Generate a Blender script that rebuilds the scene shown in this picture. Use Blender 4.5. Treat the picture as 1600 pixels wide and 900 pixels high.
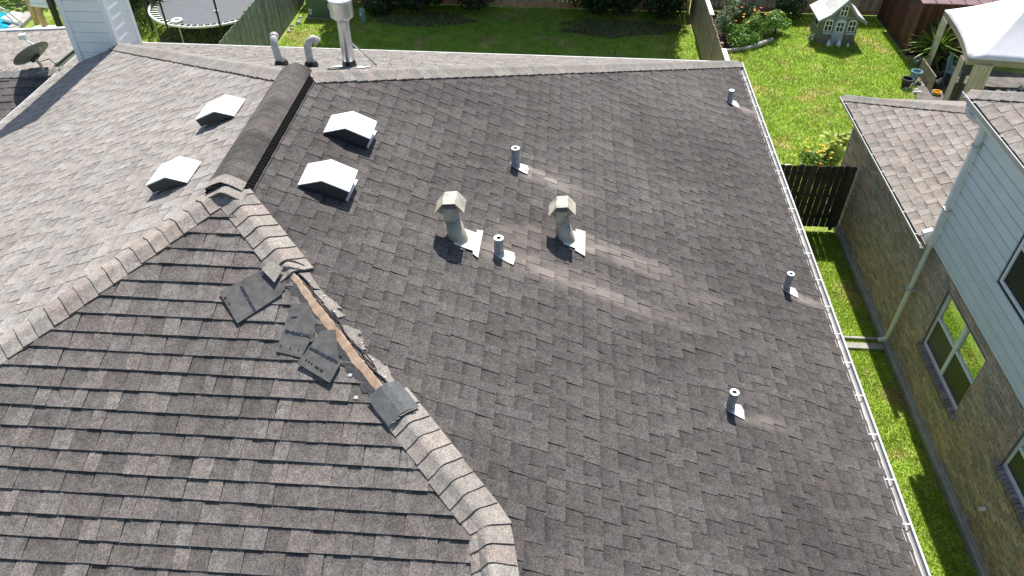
import bpy, math, random
from mathutils import Vector, Matrix

for o in list(bpy.data.objects): bpy.data.objects.remove(o)
SC = bpy.context.scene
COL = SC.collection
V = Vector

# ------------------------------------------------------------------ camera
CAMH = 9.749
F_PX, PITCH, ROLL, YAW = 1195.03, 0.72433, -0.00717, -0.05915
fwd = V((math.sin(YAW)*math.cos(PITCH), math.cos(YAW)*math.cos(PITCH), -math.sin(PITCH)))
rgt = V((math.cos(YAW), -math.sin(YAW), 0))
dwn = fwd.cross(rgt)
c_, s_ = math.cos(ROLL), math.sin(ROLL)
RT = c_*rgt + s_*dwn
DN = -s_*rgt + c_*dwn
cam_d = bpy.data.cameras.new('camera')
cam_d.sensor_width = 36; cam_d.lens = 36*F_PX/1600
cam_d.clip_end = 500; cam_d.clip_start = .1
cam = bpy.data.objects.new('camera', cam_d); COL.objects.link(cam)
mw = Matrix((( RT.x, -DN.x, -fwd.x, 0), (RT.y, -DN.y, -fwd.y, 0), (RT.z, -DN.z, -fwd.z, CAMH), (0,0,0,1)))
cam.matrix_world = mw
SC.camera = cam

# ------------------------------------------------------------------ light
SUN_EL, SUN_AZ = math.radians(56), math.radians(2.5)       # azimuth from +Y towards +X
w = bpy.data.worlds.new('World'); SC.world = w; w.use_nodes = True
nt = w.node_tree
sky = nt.nodes.new('ShaderNodeTexSky'); sky.sky_type = 'NISHITA'; sky.sun_disc = False
sky.sun_elevation = SUN_EL; sky.sun_rotation = SUN_AZ
sky.air_density = 1.0; sky.dust_density = 1.0
bg = nt.nodes['Background']; bg.inputs['Strength'].default_value = 0.112
nt.links.new(sky.outputs[0], bg.inputs['Color'])
sd = bpy.data.lights.new('sun', 'SUN'); sd.energy = 5.0; sd.angle = math.radians(.53); sd.color = (1, .965, .91)
sun = bpy.data.objects.new('sun', sd); COL.objects.link(sun)
sdir = V((math.sin(SUN_AZ)*math.cos(SUN_EL), math.cos(SUN_AZ)*math.cos(SUN_EL), math.sin(SUN_EL)))
sun.rotation_euler = sdir.to_track_quat('Z', 'Y').to_euler(); sun.location = (0, 30, 40)
SC.view_settings.view_transform = 'Standard'; SC.view_settings.look = 'None'
SC.view_settings.gamma = 1; SC.view_settings.exposure = 0.5
try: SC.view_settings.use_curve_mapping = False
except Exception: pass

# ------------------------------------------------------------------ helpers
WORLD = {}
def proj(p):
    d = V(p) - V((0, 0, CAMH)); z = d.dot(fwd)
    if z < .5: return None
    return 800 + F_PX*d.dot(RT)/z, 450 + F_PX*d.dot(DN)/z
def inview(p, mx=260, my=160):
    q = proj(p)
    return q is not None and -mx < q[0] < 1600+mx and -my < q[1] < 900+my
def smooth(a, b, x):
    t = max(0, min(1, (x-a)/(b-a))); return t*t*(3-2*t)

class MB:
    def __init__(s): s.v = []; s.f = []; s.t = []
    def face(s, pts, tint=None):
        n = len(s.v); s.v += [tuple(p) for p in pts]; s.f.append(tuple(range(n, n+len(pts)))); s.t.append(tint)
    def mesh(s, verts, faces, tint=None):
        n = len(s.v); s.v += [tuple(p) for p in verts]
        for f in faces: s.f.append(tuple(i+n for i in f)); s.t.append(tint)
    def box(s, x0, x1, y0, y1, z0, z1, tint=None):
        s.hexa([(x0,y0,z0),(x1,y0,z0),(x1,y1,z0),(x0,y1,z0),(x0,y0,z1),(x1,y0,z1),(x1,y1,z1),(x0,y1,z1)], tint)
    def hexa(s, p, tint=None):
        s.mesh(p, [(3,2,1,0),(4,5,6,7),(0,1,5,4),(1,2,6,5),(2,3,7,6),(3,0,4,7)], tint)
    def bar(s, a, b, w, h, up=(0,0,1), tint=None):
        a, b = V(a), V(b); d = (b-a).normalized(); u = V(up)
        if abs(d.dot(u)) > .98: u = V((0,1,0))
        sx = d.cross(u).normalized(); sz = sx.cross(d)
        p = [q + sx*i*w/2 + sz*j*h/2 for q in (a, b) for i, j in ((-1,-1),(1,-1),(1,1),(-1,1))]
        s.mesh(p, [(3,2,1,0),(4,5,6,7),(0,1,5,4),(1,2,6,5),(2,3,7,6),(3,0,4,7)], tint)
    def tube(s, path, r, n=10, cap=True, tint=None):
        path = [V(p) for p in path]; rs = r if isinstance(r, (list, tuple)) else [r]*len(path)
        rings = []; prev = None
        for i, p in enumerate(path):
            a = path[max(0, i-1)]; b = path[min(len(path)-1, i+1)]; d = (b-a).normalized()
            if prev is None:
                u = V((0,0,1)) if abs(d.z) < .9 else V((1,0,0)); sx = d.cross(u).normalized()
            else:
                sx = (prev - d*prev.dot(d)).normalized()
            prev = sx; sy = d.cross(sx)
            rings.append([p + (sx*math.cos(2*math.pi*k/n) + sy*math.sin(2*math.pi*k/n))*rs[i] for k in range(n)])
        n0 = len(s.v)
        for q in rings: s.v += [tuple(p) for p in q]
        for i in range(len(rings)-1):
            for k in range(n):
                s.f.append((n0+i*n+k, n0+i*n+(k+1) % n, n0+(i+1)*n+(k+1) % n, n0+(i+1)*n+k)); s.t.append(tint)
        if cap:
            s.f.append(tuple(n0+k for k in reversed(range(n)))); s.t.append(tint)
            s.f.append(tuple(n0+(len(rings)-1)*n+k for k in range(n))); s.t.append(tint)
    def prism(s, poly, off, tint=None):
        off = V(off); n = len(poly); a = [V(p) for p in poly]; b = [p+off for p in a]
        n0 = len(s.v); s.v += [tuple(p) for p in a+b]
        s.f.append(tuple(n0+k for k in range(n))); s.t.append(tint)
        s.f.append(tuple(n0+n+k for k in reversed(range(n)))); s.t.append(tint)
        for k in range(n):
            s.f.append((n0+k, n0+n+k, n0+n+(k+1) % n, n0+(k+1) % n)); s.t.append(tint)
    def build(s, name, mat, parent=None, kind=None, smooth_=False, bevel=0, origin=None, recalc=True):
        if not s.v: return None
        xs = [p[0] for p in s.v]; ys = [p[1] for p in s.v]; zs = [p[2] for p in s.v]
        c = V(origin) if origin is not None else V(((min(xs)+max(xs))/2, (min(ys)+max(ys))/2, min(zs)))
        me = bpy.data.meshes.new(name)
        me.from_pydata([(p[0]-c.x, p[1]-c.y, p[2]-c.z) for p in s.v], [], s.f)
        if recalc:
            import bmesh
            bm = bmesh.new(); bm.from_mesh(me); bmesh.ops.recalc_face_normals(bm, faces=bm.faces); bm.to_mesh(me); bm.free()
        if mat.get('tinted') or any(t is not None for t in s.t):
            at = me.color_attributes.new('tint', 'FLOAT_COLOR', 'CORNER')
            buf = []
            for pl, t in zip(me.polygons, s.t):
                if isinstance(t, list):
                    for q in t: buf += [q[0], q[1], q[2], 1.0]
                    continue
                t = t or (1, 1, 1)
                if not isinstance(t, (tuple, list)): t = (t, t, t)
                buf += [t[0], t[1], t[2], 1.0]*pl.loop_total
            at.data.foreach_set('color', buf)
        me.materials.append(mat)
        if smooth_:
            me.polygons.foreach_set('use_smooth', [True]*len(me.polygons))
        o = bpy.data.objects.new(name, me); COL.objects.link(o)
        put(o, c, parent)
        if kind: o['kind'] = kind
        if bevel:
            b = o.modifiers.new('bevel', 'BEVEL'); b.width = bevel; b.segments = 2; b.limit_method = 'ANGLE'
        return o
def put(o, c, parent):
    c = V(c); WORLD[o.name] = c
    if parent is not None:
        o.parent = parent; o.location = c - WORLD[parent.name]
    else: o.location = c
def tag(o, label=None, cat=None, group=None, kind=None):
    if label: o['label'] = label
    if cat: o['category'] = cat
    if group: o['group'] = group
    if kind: o['kind'] = kind
    return o
def thing(name, loc, label, cat, group=None):
    o = bpy.data.objects.new(name, None); COL.objects.link(o); o.empty_display_size = .2
    put(o, loc, None); return tag(o, label, cat, group)
def share(o, parent, off):
    c = o.copy(); COL.objects.link(c); put(c, WORLD[o.name]+V(off), parent); return c

# ------------------------------------------------------------------ materials
def lin(r, g, b):
    f = lambda c: (c/255/12.92) if c/255 <= .04045 else ((c/255+.055)/1.055)**2.4
    return (f(r), f(g), f(b), 1)
def mat(name, col, rough=.7, var=.12, scale=6., fine=0., fscale=120., bump=0., bscale=40., metal=0., tint=False,
        spec=.5, transl=0., patch=None, coat=0., smudge=0.):
    m = bpy.data.materials.new(name); m.use_nodes = True
    N = m.node_tree.nodes; L = m.node_tree.links; b = N['Principled BSDF']
    b.inputs['Roughness'].default_value = rough; b.inputs['Metallic'].default_value = metal
    b.inputs['Specular IOR Level'].default_value = spec
    if coat: b.inputs['Coat Weight'].default_value = coat
    geo = N.new('ShaderNodeNewGeometry'); pos = geo.outputs['Position']
    cur = None
    rgb = N.new('ShaderNodeRGB'); rgb.outputs[0].default_value = (*col[:3], 1); cur = rgb.outputs[0]
    def mul(a, bsock):
        x = N.new('ShaderNodeMix'); x.data_type = 'RGBA'; x.blend_type = 'MULTIPLY'; x.inputs[0].default_value = 1
        L.new(a, x.inputs[6]); L.new(bsock, x.inputs[7]); return x.outputs[2]
    def noise(sc, det=4, lo=.5, hi=1.5, a=.3, bb=.7):
        n = N.new('ShaderNodeTexNoise'); n.inputs['Scale'].default_value = sc; n.inputs['Detail'].default_value = det
        L.new(pos, n.inputs['Vector'])
        r = N.new('ShaderNodeMapRange'); L.new(n.outputs[0], r.inputs[0])
        r.inputs[1].default_value = a; r.inputs[2].default_value = bb; r.inputs[3].default_value = lo; r.inputs[4].default_value = hi
        return r.outputs[0]
    if patch:
        pc, psc, pa, pb = patch
        x = N.new('ShaderNodeMix'); x.data_type = 'RGBA'
        L.new(noise(psc, 5, 0, 1, pa, pb), x.inputs[0]); L.new(cur, x.inputs[6]); x.inputs[7].default_value = (*pc[:3], 1); cur = x.outputs[2]
    if tint:
        at = N.new('ShaderNodeAttribute'); at.attribute_name = 'tint'; cur = mul(cur, at.outputs['Color'])
    if var: cur = mul(cur, noise(scale, 4, 1-var, 1+var))
    if fine and smudge:
        vo = N.new('ShaderNodeTexVoronoi'); vo.inputs['Scale'].default_value = fscale; L.new(pos, vo.inputs['Vector'])
        bw = N.new('ShaderNodeRGBToBW'); L.new(vo.outputs['Color'], bw.inputs[0])
        dsat = N.new('ShaderNodeMix'); dsat.data_type = 'RGBA'; dsat.inputs[0].default_value = .12; L.new(bw.outputs[0], dsat.inputs[6]); L.new(vo.outputs['Color'], dsat.inputs[7])
        ma = N.new('ShaderNodeVectorMath'); ma.operation = 'MULTIPLY_ADD'; L.new(dsat.outputs[2], ma.inputs[0])
        ma.inputs[1].default_value = (2*fine,)*3; ma.inputs[2].default_value = (1.04-fine,)*3
        cur = mul(cur, ma.outputs[0])
    elif fine: cur = mul(cur, noise(fscale, 1, 1-fine, 1+fine, .36, .64))
    if smudge: cur = mul(cur, noise(13, 3, 1-smudge, 1+smudge, .34, .66))
    m['tinted'] = bool(tint)
    L.new(cur, b.inputs['Base Color'])
    if bump:
        n = N.new('ShaderNodeTexNoise'); n.inputs['Scale'].default_value = bscale; n.inputs['Detail'].default_value = 3
        L.new(pos, n.inputs['Vector'])
        bp = N.new('ShaderNodeBump'); bp.inputs['Strength'].default_value = bump; bp.inputs['Distance'].default_value = .01
        L.new(n.outputs[0], bp.inputs['Height']); L.new(bp.outputs[0], b.inputs['Normal'])
    if transl:
        t = N.new('ShaderNodeBsdfTranslucent'); L.new(cur, t.inputs[0])
        ms = N.new('ShaderNodeMixShader'); ms.inputs[0].default_value = transl
        L.new(b.outputs[0], ms.inputs[1]); L.new(t.outputs[0], ms.inputs[2])
        L.new(ms.outputs[0], N['Material Output'].inputs[0])
    return m

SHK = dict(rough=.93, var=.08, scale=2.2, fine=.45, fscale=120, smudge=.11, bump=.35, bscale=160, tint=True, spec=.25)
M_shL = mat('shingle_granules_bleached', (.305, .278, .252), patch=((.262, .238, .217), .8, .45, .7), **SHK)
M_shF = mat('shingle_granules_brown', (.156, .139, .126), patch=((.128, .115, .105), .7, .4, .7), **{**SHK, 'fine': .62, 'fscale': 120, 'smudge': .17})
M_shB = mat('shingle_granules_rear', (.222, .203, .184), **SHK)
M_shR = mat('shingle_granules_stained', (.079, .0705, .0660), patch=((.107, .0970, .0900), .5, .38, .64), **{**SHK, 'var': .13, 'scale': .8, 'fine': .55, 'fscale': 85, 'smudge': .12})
M_cap = mat('cap_granules', (.285, .252, .220), **SHK)
M_capg = mat('cap_granules_grey', (.255, .231, .208), **SHK)
M_capv = mat('cap_granules_weathered', (.128, .112, .100), patch=((.062, .055, .051), 2.6, .40, .66), **SHK)
M_shN = mat('shingle_granules_tan', (.262, .232, .203), **SHK)
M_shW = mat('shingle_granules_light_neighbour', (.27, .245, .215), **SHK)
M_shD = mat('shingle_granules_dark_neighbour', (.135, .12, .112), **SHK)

# metal run-off has washed the algae off the stained slope below each vent: pale streaks (x0, y0, length, half width, strength)
STREAKS = [(-.36, 8.27, 1.1, .17, .9), (-.75, 6.52, 2.1, .26, .45), (-.30, 6.44, 2.5, .14, .7), (.36, 7.25, 1.7, .22, .7),
           (-.28, 7.12, .55, .16, .35), (2.1, 5.30, .8, .12, .45), (3.27, 7.80, .8, .12, .7), (3.30, 13.08, .7, .16, .8),
           (-.6, 6.9, 1.1, .22, .3), (1.2, 7.0, 1.8, .2, .22)]
def add_streaks(m):
    N = m.node_tree.nodes; L = m.node_tree.links; b = N['Principled BSDF']
    src = b.inputs['Base Color'].links[0].from_socket
    geo = N.new('ShaderNodeNewGeometry'); sep = N.new('ShaderNodeSeparateXYZ'); L.new(geo.outputs['Position'], sep.inputs[0])
    nz = N.new('ShaderNodeTexNoise'); nz.inputs['Scale'].default_value = 1.0; nz.inputs['Detail'].default_value = 4
    mp = N.new('ShaderNodeMapping'); mp.inputs['Scale'].default_value = (3.0, 16, 1); L.new(geo.outputs['Position'], mp.inputs[0]); L.new(mp.outputs[0], nz.inputs['Vector'])
    def mr(s, a, bb, c, d):
        r = N.new('ShaderNodeMapRange'); r.interpolation_type = 'SMOOTHSTEP'; L.new(s, r.inputs[0])
        for i, q in enumerate((a, bb, c, d)): r.inputs[i+1].default_value = q
        return r.outputs[0]
    def op(o, a, bb):
        n = N.new('ShaderNodeMath'); n.operation = o
        for i, q in enumerate((a, bb)):
            if isinstance(q, (int, float)): n.inputs[i].default_value = q
            else: L.new(q, n.inputs[i])
        return n.outputs[0]
    tot = None
    for x0, y0, ln, hw, st in STREAKS:
        dy = op('ABSOLUTE', op('SUBTRACT', sep.outputs[1], y0), 0)
        a = mr(dy, hw*.35, hw*1.15, 1, 0)
        g = op('MULTIPLY', mr(sep.outputs[0], x0-.06, x0+.05, 0, 1), mr(sep.outputs[0], x0+ln*.25, x0+ln, 1, 0))
        k = op('MULTIPLY', op('MULTIPLY', a, g), st)
        tot = k if tot is None else op('MAXIMUM', tot, k)
    tot = op('MULTIPLY', tot, mr(nz.outputs[0], .30, .62, .4, 1.05))
    sp2 = N.new('ShaderNodeAttribute'); sp2.attribute_name = 'tint'
    tot = op('MULTIPLY', tot, mr(sp2.outputs['Fac'], .6, 1.1, .75, 1.05))
    mx = N.new('ShaderNodeMix'); mx.data_type = 'RGBA'
    at = N.new('ShaderNodeAttribute'); at.attribute_name = 'tint'
    cl = N.new('ShaderNodeMix'); cl.data_type = 'RGBA'; cl.blend_type = 'MULTIPLY'; cl.inputs[0].default_value = .6
    cl.inputs[6].default_value = (.29, .245, .212, 1); L.new(at.outputs['Color'], cl.inputs[7])
    L.new(tot, mx.inputs[0]); L.new(src, mx.inputs[6]); L.new(cl.outputs[2], mx.inputs[7])
    L.new(mx.outputs[2], b.inputs['Base Color'])
add_streaks(M_shR)

M_white = mat('white_paint', (.80, .80, .79), rough=.45, var=.04)
M_ventw = mat('white_vent_paint', (.86, .86, .85), rough=.4, var=.04, scale=8)
M_ventd = mat('vent_underside', (.035, .035, .038), rough=.6)
M_siding = mat('pale_blue_siding', (.82, .87, .87), rough=.6, var=.04, scale=3, tint=True)
M_chim = mat('white_siding', (.87, .89, .90), rough=.55, var=.03, scale=4, tint=True)
M_gutter = mat('gutter_paint', (.55, .535, .51), rough=.5, var=.10, scale=5)
M_gutin = mat('gutter_inside', (.16, .15, .145), rough=.7, var=.2)
M_gutin2 = mat('gutter_inside_grey', (.44, .425, .40), rough=.65, var=.25, scale=4)
M_galv = mat('galvanised_steel', (.50, .51, .52), rough=.38, metal=.75, var=.15, scale=9)
M_flue = mat('flue_steel', (.62, .64, .66), rough=.28, metal=.9, var=.12, scale=6)
M_flash = mat('flashing', (.80, .79, .75), rough=.45, var=.15, scale=14, metal=.1)
M_flash2 = mat('oxidised_flashing', (.60, .59, .52), rough=.6, var=.2, scale=14, metal=.1)
M_hood = mat('weathered_zinc', (.47, .42, .33), rough=.6, var=.18, scale=9, patch=((.24, .245, .215), 7, .42, .66))
M_pipe = mat('lead_pipe', (.30, .33, .35), rough=.5, var=.18, scale=12, metal=.2)
M_pvc = mat('weathered_pvc', (.47, .455, .42), rough=.55, var=.18, scale=10)
M_rubber = mat('black_rubber', (.018, .018, .02), rough=.6)
M_fin = mat('vent_fin', (.020, .019, .018), rough=.95, spec=.05)
M_baffle = mat('baffle_black', (.006, .006, .006), rough=.95, spec=.03)
M_tar = mat('black_mastic', (.012, .012, .013), rough=.35)
M_black = mat('black_plastic', (.02, .02, .022), rough=.5)
M_felt = mat('roofing_felt', (.055, .053, .055), rough=.9, var=.35, scale=30, fine=.3)
M_under = mat('shingle_underside', (.098, .093, .089), rough=.85, var=.28, scale=16, fine=.12, fscale=120, tint=True)
M_headlap = mat('headlap_granules', (.112, .114, .117), rough=.9, var=.2, scale=12, fine=.3)
M_wood = mat('raw_decking', (.38, .255, .168), rough=.8, var=.22, scale=16, patch=((.44, .315, .22), 9, .42, .62))
M_brickwall = mat('house_brick', (.20, .165, .14), rough=.85, var=.2)
M_brick = mat('brown_brick', (.52, .415, .37), rough=.88, var=.22, scale=22, tint=True, fine=.15, fscale=60)
M_mortar = mat('mortar', (.44, .375, .35), rough=.95, var=.1)
M_brickp = mat('purple_brick', (.25, .21, .23), rough=.85, var=.2, tint=True)
M_conc = mat('concrete', (.38, .36, .33), rough=.9, var=.18, scale=5, fine=.1, fscale=80)
M_fence = mat('weathered_cedar', (.38, .29, .205), rough=.85, var=.25, scale=5, tint=True)
M_fenceg = mat('mossy_cedar', (.20, .225, .17), rough=.85, var=.25, scale=5, tint=True)
M_fencek = mat('dark_cedar', (.07, .06, .05), rough=.85, var=.25, scale=6, tint=True)
M_kick = mat('kick_board', (.45, .27, .15), rough=.85, var=.2, tint=True)
M_lumber = mat('pale_lumber', (.52, .36, .19), rough=.75, var=.12, scale=8)
M_oldboard = mat('old_board', (.24, .20, .12), rough=.85, var=.25)
M_green = mat('utility_green', (.12, .20, .13), rough=.5, var=.08)
M_greenl = mat('utility_green_pale', (.26, .36, .29), rough=.5, var=.08)
M_tramp = mat('trampoline_mat', (.115, .12, .13), rough=.7, var=.1, scale=4)
M_steel = mat('dull_steel', (.45, .47, .47), rough=.4, metal=.6, var=.1)
M_shed = mat('shed_red_brown', (.085, .030, .022), rough=.7, var=.35, scale=4, tint=True)
M_shroof = mat('shed_metal_roof', (.17, .085, .085), rough=.5, var=.3, scale=3)
M_canvas = mat('white_canopy_canvas', (.80, .79, .80), rough=.8, var=.05, scale=3)
M_canvasb = mat('beige_canopy_trim', (.36, .30, .22), rough=.85, var=.12)
M_curtain = mat('cream_curtain', (.62, .55, .44), rough=.85, var=.12)
M_dkmetal = mat('dark_iron', (.025, .025, .027), rough=.5)
M_phwall = mat('playhouse_wall', (.24, .215, .20), rough=.7, var=.15, tint=True)
M_phroof = mat('playhouse_roof', (.66, .64, .60), rough=.6, var=.1, tint=True)
M_phtrim = mat('playhouse_trim', (.27, .31, .36), rough=.6, var=.08)
M_phdoor = mat('playhouse_door', (.42, .50, .58), rough=.6, var=.08)
M_phwin = mat('playhouse_window_frame', (.84, .84, .83), rough=.6, var=.05)
M_dark = mat('dark_opening', (.012, .013, .016), rough=.3)
M_glass = mat('window_glass', (.50, .56, .50), rough=.03, var=0, spec=1.0, metal=1.0)
M_screen = mat('window_screen', (.028, .034, .034), rough=.35, var=.1, spec=.4)
M_vinyl = mat('white_vinyl', (.86, .86, .86), rough=.4, var=.03)
M_dish = mat('dish_grey', (.20, .215, .19), rough=.5, var=.1)
M_water = mat('pool_water', (.02, .42, .55), rough=.08, var=.1)
M_bluepot = mat('blue_glaze', (.20, .33, .38), rough=.3, var=.15)
M_stone = mat('stone', (.42, .40, .36), rough=.9, var=.2, scale=10)
M_patio = mat('dark_patio', (.15, .135, .12), rough=.9, var=.35, scale=4, fine=.2, fscale=40)
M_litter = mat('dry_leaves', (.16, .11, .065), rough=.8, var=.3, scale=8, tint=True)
M_mulch_shade = mat('mulch_and_shade', (.075, .058, .04), rough=.95, var=.4, scale=30, fine=.4, fscale=50)  # flower bed mulch, also the colour of the painted ground shade
M_leafd = mat('leaves_dark', (.030, .065, .016), rough=.5, var=.3, scale=4, tint=True, transl=.25)
M_leaf = mat('leaves_mid', (.14, .27, .035), rough=.5, var=.25, scale=4, tint=True, transl=.3)
M_leafl = mat('leaves_lime', (.42, .50, .09), rough=.45, var=.2, scale=5, tint=True, transl=.35)
M_sage = mat('leaves_sage', (.25, .32, .18), rough=.6, var=.2, scale=5, tint=True, transl=.25)
M_bark = mat('bark', (.09, .07, .055), rough=.9, var=.3, scale=14, bump=.5)
M_yel = mat('yellow_petals', (.75, .42, .02), rough=.6, var=.1)
M_org = mat('orange_petals', (.70, .16, .02), rough=.6, var=.1)
M_grass = mat('grass_blades', (.33, .49, .042), rough=.6, var=.26, scale=1.6, tint=True, transl=.35, spec=.25, patch=((.50, .44, .12), 1.1, .53, .70))
M_soil = mat('lawn', (.21, .30, .036), rough=.95, var=.3, scale=3, fine=.4, fscale=28, bump=.6, bscale=60, patch=((.38, .32, .12), 1.1, .53, .70))

# ------------------------------------------------------------------ roof geometry (metres)
XR, Y1, Y2, ZR, MS = -3.117, 5.980, 8.423, 5.549, .40806
RUN = 6.8594
XE, XL, YB, YF, ZE = XR+RUN, XR-RUN, Y2+RUN, Y1-RUN, ZR-.40806*6.8594
CS = 1/math.sqrt(1+MS*MS)
zR = lambda x, y: ZR - MS*(x-XR)
zL = lambda x, y: ZR - MS*(XR-x)
zF = lambda x, y: ZR - MS*(Y1-y)
zB = lambda x, y: ZR - MS*(y-Y2)
BEND = (-.348, 3.168); BDIR = .185           # below this point the hip line swings round towards the front
def path_x(y):                               # right-hand front hip in plan
    return XR+(Y1-y) if y > BEND[1]+.04 else BEND[0]-.02 + (BEND[1]+.04-y)*BDIR
TORN = (-2.34, -1.30)                        # x range of the stripped hip

def shingles(O, U, W, z0, slope, D, umin, umax, ep, phase, seed, tone=(.82, 1.16), wid=(.13, .23), T=(.009, .016), step=.147, L=None):
    """returns pieces: (area, verts, faces, tints). O origin at eave, U along eave, W up the slope in plan."""
    rnd = random.Random(seed); out = []
    O, U, W = V((*O, 0)), V((*U, 0)), V((*W, 0)); cs = 1/math.sqrt(1+slope*slope)
    nrm = (V((0, 0, 1)) - W*slope)*cs
    P = lambda u, d, h: O + U*u + W*d + V((0, 0, z0+slope*d)) + nrm*h
    pats = []
    for i in range(5):
        a = []; t = 0
        while t < 1.0:
            wd = rnd.uniform(*wid)*(1.0 if len(a) % 2 else .82); a.append((t, t+wd)); t += wd
        pats.append((a, t))
    k = 0; d0 = phase
    while d0 < D-.01:
        d1 = min(D, d0+ep*1.12); lo = min(umin(d0), umin(d1)); hi = max(umax(d0), umax(d1))
        u = lo - rnd.random()*.05 - ((k*step) % 1.05)
        while u < hi:
            pa, ln = rnd.choice(pats)
            shing = rnd.uniform(.94, 1.06)
            for j, (a, b) in enumerate(pa):
                ua, ub = u+a, u+b
                if ub <= lo or ua >= hi: continue
                tooth = j % 2 == 0
                t = (T[1] if tooth else T[0])*rnd.uniform(.85, 1.2); h1 = .005 if tooth else .003
                cl = lambda q, d: max(umin(d), min(umax(d), q))
                sk = rnd.uniform(-.012, .012)
                g = .0012
                a0, b0, a1, b1 = cl(ua+g, d0), cl(ub-g, d0), cl(ua+sk+g, d1), cl(ub+sk-g, d1)
                if b0-a0 < .004 and b1-a1 < .004: continue
                c = P((a0+b0)/2, (d0+d1)/2, 0)
                if not inview(c): continue
                r = rnd.random(); lt = rnd.uniform(*tone)*shing
                col = (lt*1.025, lt*.995, lt*.985) if r < .4 else (lt*.985, lt, lt*1.01) if r < .7 else (lt, lt, lt)
                if not tooth: col = tuple(q*.90 for q in col)
                dm = d0+(d1-d0)*.55; am, bm = a0+(a1-a0)*.55, b0+(b1-b0)*.55; hm = t+(h1-t)*.55
                dd = rnd.uniform(0, .004)+.004*math.sin(a0*1.7+k*2.1)+.003*math.sin(a0*.6+k)
                vs = [P(a0, d0-dd, 0), P(b0, d0-dd, 0), P(b0, d0-dd, t), P(a0, d0-dd, t), P(am, dm, hm), P(bm, dm, hm), P(a1, d1, h1), P(b1, d1, h1), P(a1, d1, 0), P(b1, d1, 0)]
                fs = [(0, 1, 2, 3), (3, 2, 5, 4), (4, 5, 7, 6), (0, 3, 4, 6, 8), (1, 9, 7, 5, 2)]
                band = tuple(q*(.55 if not tooth else .92) for q in col)
                lowc = tuple(q*1.07 for q in col)
                ts = [tuple(q*.7 for q in col), [lowc, lowc, col, col], [col, col, band, band], col, col]
                q = [proj(vs[i]) for i in (3, 2, 7, 6)]
                ar = abs(sum(q[i][0]*q[(i+1) % 4][1]-q[(i+1) % 4][0]*q[i][1] for i in range(4)))/2
                inside = all(-30 < p[0] < 1630 and -30 < p[1] < 930 for p in q)
                out.append((ar if inside else 0, vs, fs, ts))
            u += ln
        d0 += ep; k += 1
    return out
def place_pieces(sets, limit, name, field):
    """sets: list of (pieces, parent, material): the largest become objects, the rest one stuff part per parent"""
    allp = sorted(((p[0], i, j) for i, (ps, _, _) in enumerate(sets) for j, p in enumerate(ps)), reverse=True)
    single = {(i, j) for a, i, j in allp[:limit]}
    for i, (ps, par, m) in enumerate(sets):
        rest = MB()
        for j, (a, vs, fs, ts) in enumerate(ps):
            if (i, j) in single:
                b = MB(); b.mesh(vs, fs); b.t = list(ts); b.build(name, m, par, recalc=False)
            else:
                n = len(rest.v); rest.v += [tuple(v) for v in vs]
                for f, t in zip(fs, ts): rest.f.append(tuple(x+n for x in f)); rest.t.append(t)
        if rest.v: rest.build(field, m, par, kind='stuff', recalc=False)

def cap_run(pts, zl, zr, wl, wr, exp, parent, m, seed, skip=lambda p: False, tone=(.86, 1.12), lift=.016, name='hip_cap', crest=.012, T=.017):
    """cap shingles along a plan polyline from the low end to the high end; zl / zr: roof height left / right of travel"""
    rnd = random.Random(seed); pts = [V((*p, 0)) for p in pts]
    seg = [(pts[i+1]-pts[i]).length for i in range(len(pts)-1)]; tot = sum(seg)
    def at(s):
        s = max(0, min(tot-1e-6, s))
        for i, q in enumerate(seg):
            if s <= q or i == len(seg)-1:
                p = pts[i].lerp(pts[i+1], s/q); d = (pts[i+1]-pts[i]).normalized(); return p, d
            s -= q
    def perp(s):
        d = sum((at(s+q)[1] for q in (-.25, -.12, 0, .12, .25)), V((0, 0, 0))).normalized(); return V((-d.y, d.x, 0))
    s = 0
    while s < tot-.05:
        s0, s1 = s, min(tot, s+exp*1.2)
        mid, _ = at((s0+s1)/2)
        if inview((mid.x, mid.y, zr(mid.x, mid.y))) and not skip(mid):
            lt = rnd.uniform(*tone); r = rnd.random()
            col = (lt*1.03, lt*.985, lt*.965) if r < .35 else (lt*.97, lt, lt*1.0) if r < .7 else (lt, lt, lt)
            rows = []; jit = rnd.uniform(-.005, .005)
            for ss, up in ((s0, T*rnd.uniform(.9, 1.25)), (s1, .003)):
                p, _ = at(ss); n = perp(ss); row = []
                p = p + n*jit
                for fr in (-1, -.55, -.16, 0, .16, .55, 1):
                    wd = wl if fr > 0 else wr
                    q = p + n*fr*wd
                    zl_, zr_ = zl(q.x, q.y), zr(q.x, q.y)
                    z = zl_ if fr > .2 else zr_ if fr < -.2 else max(zl(p.x, p.y), zr(p.x, p.y)) - abs(fr)*wd*.16
                    if abs(abs(fr)-.55) < .01: z = .62*z + .38*(max(zl(p.x, p.y), zr(p.x, p.y))-.55*wd*.28)
                    row.append(V((q.x, q.y, z+lift+up+(crest if abs(fr) < .2 else crest*.3 if abs(fr) < .6 else 0))))
                rows.append(row)
            b = MB(); n = 7
            vs = rows[0]+rows[1]+[p-V((0, 0, T+.004)) for p in rows[0]]+[p-V((0, 0, .02)) for p in rows[1]]
            fs = [(i, i+1, n+i+1, n+i) for i in range(n-1)] + [(2*n+i, 2*n+i+1, i+1, i) for i in range(n-1)]
            fs += [(0, n, 3*n, 2*n), (n-1, 3*n-1, 4*n-1, 2*n-1)]
            b.mesh(vs, fs, col)
            for i in range(n-1, 2*n): 
                if i < len(b.t): b.t[i] = tuple(q*.6 for q in col)
            b.build(name, m, parent)
        s += exp*rnd.uniform(.96, 1.04)

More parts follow.
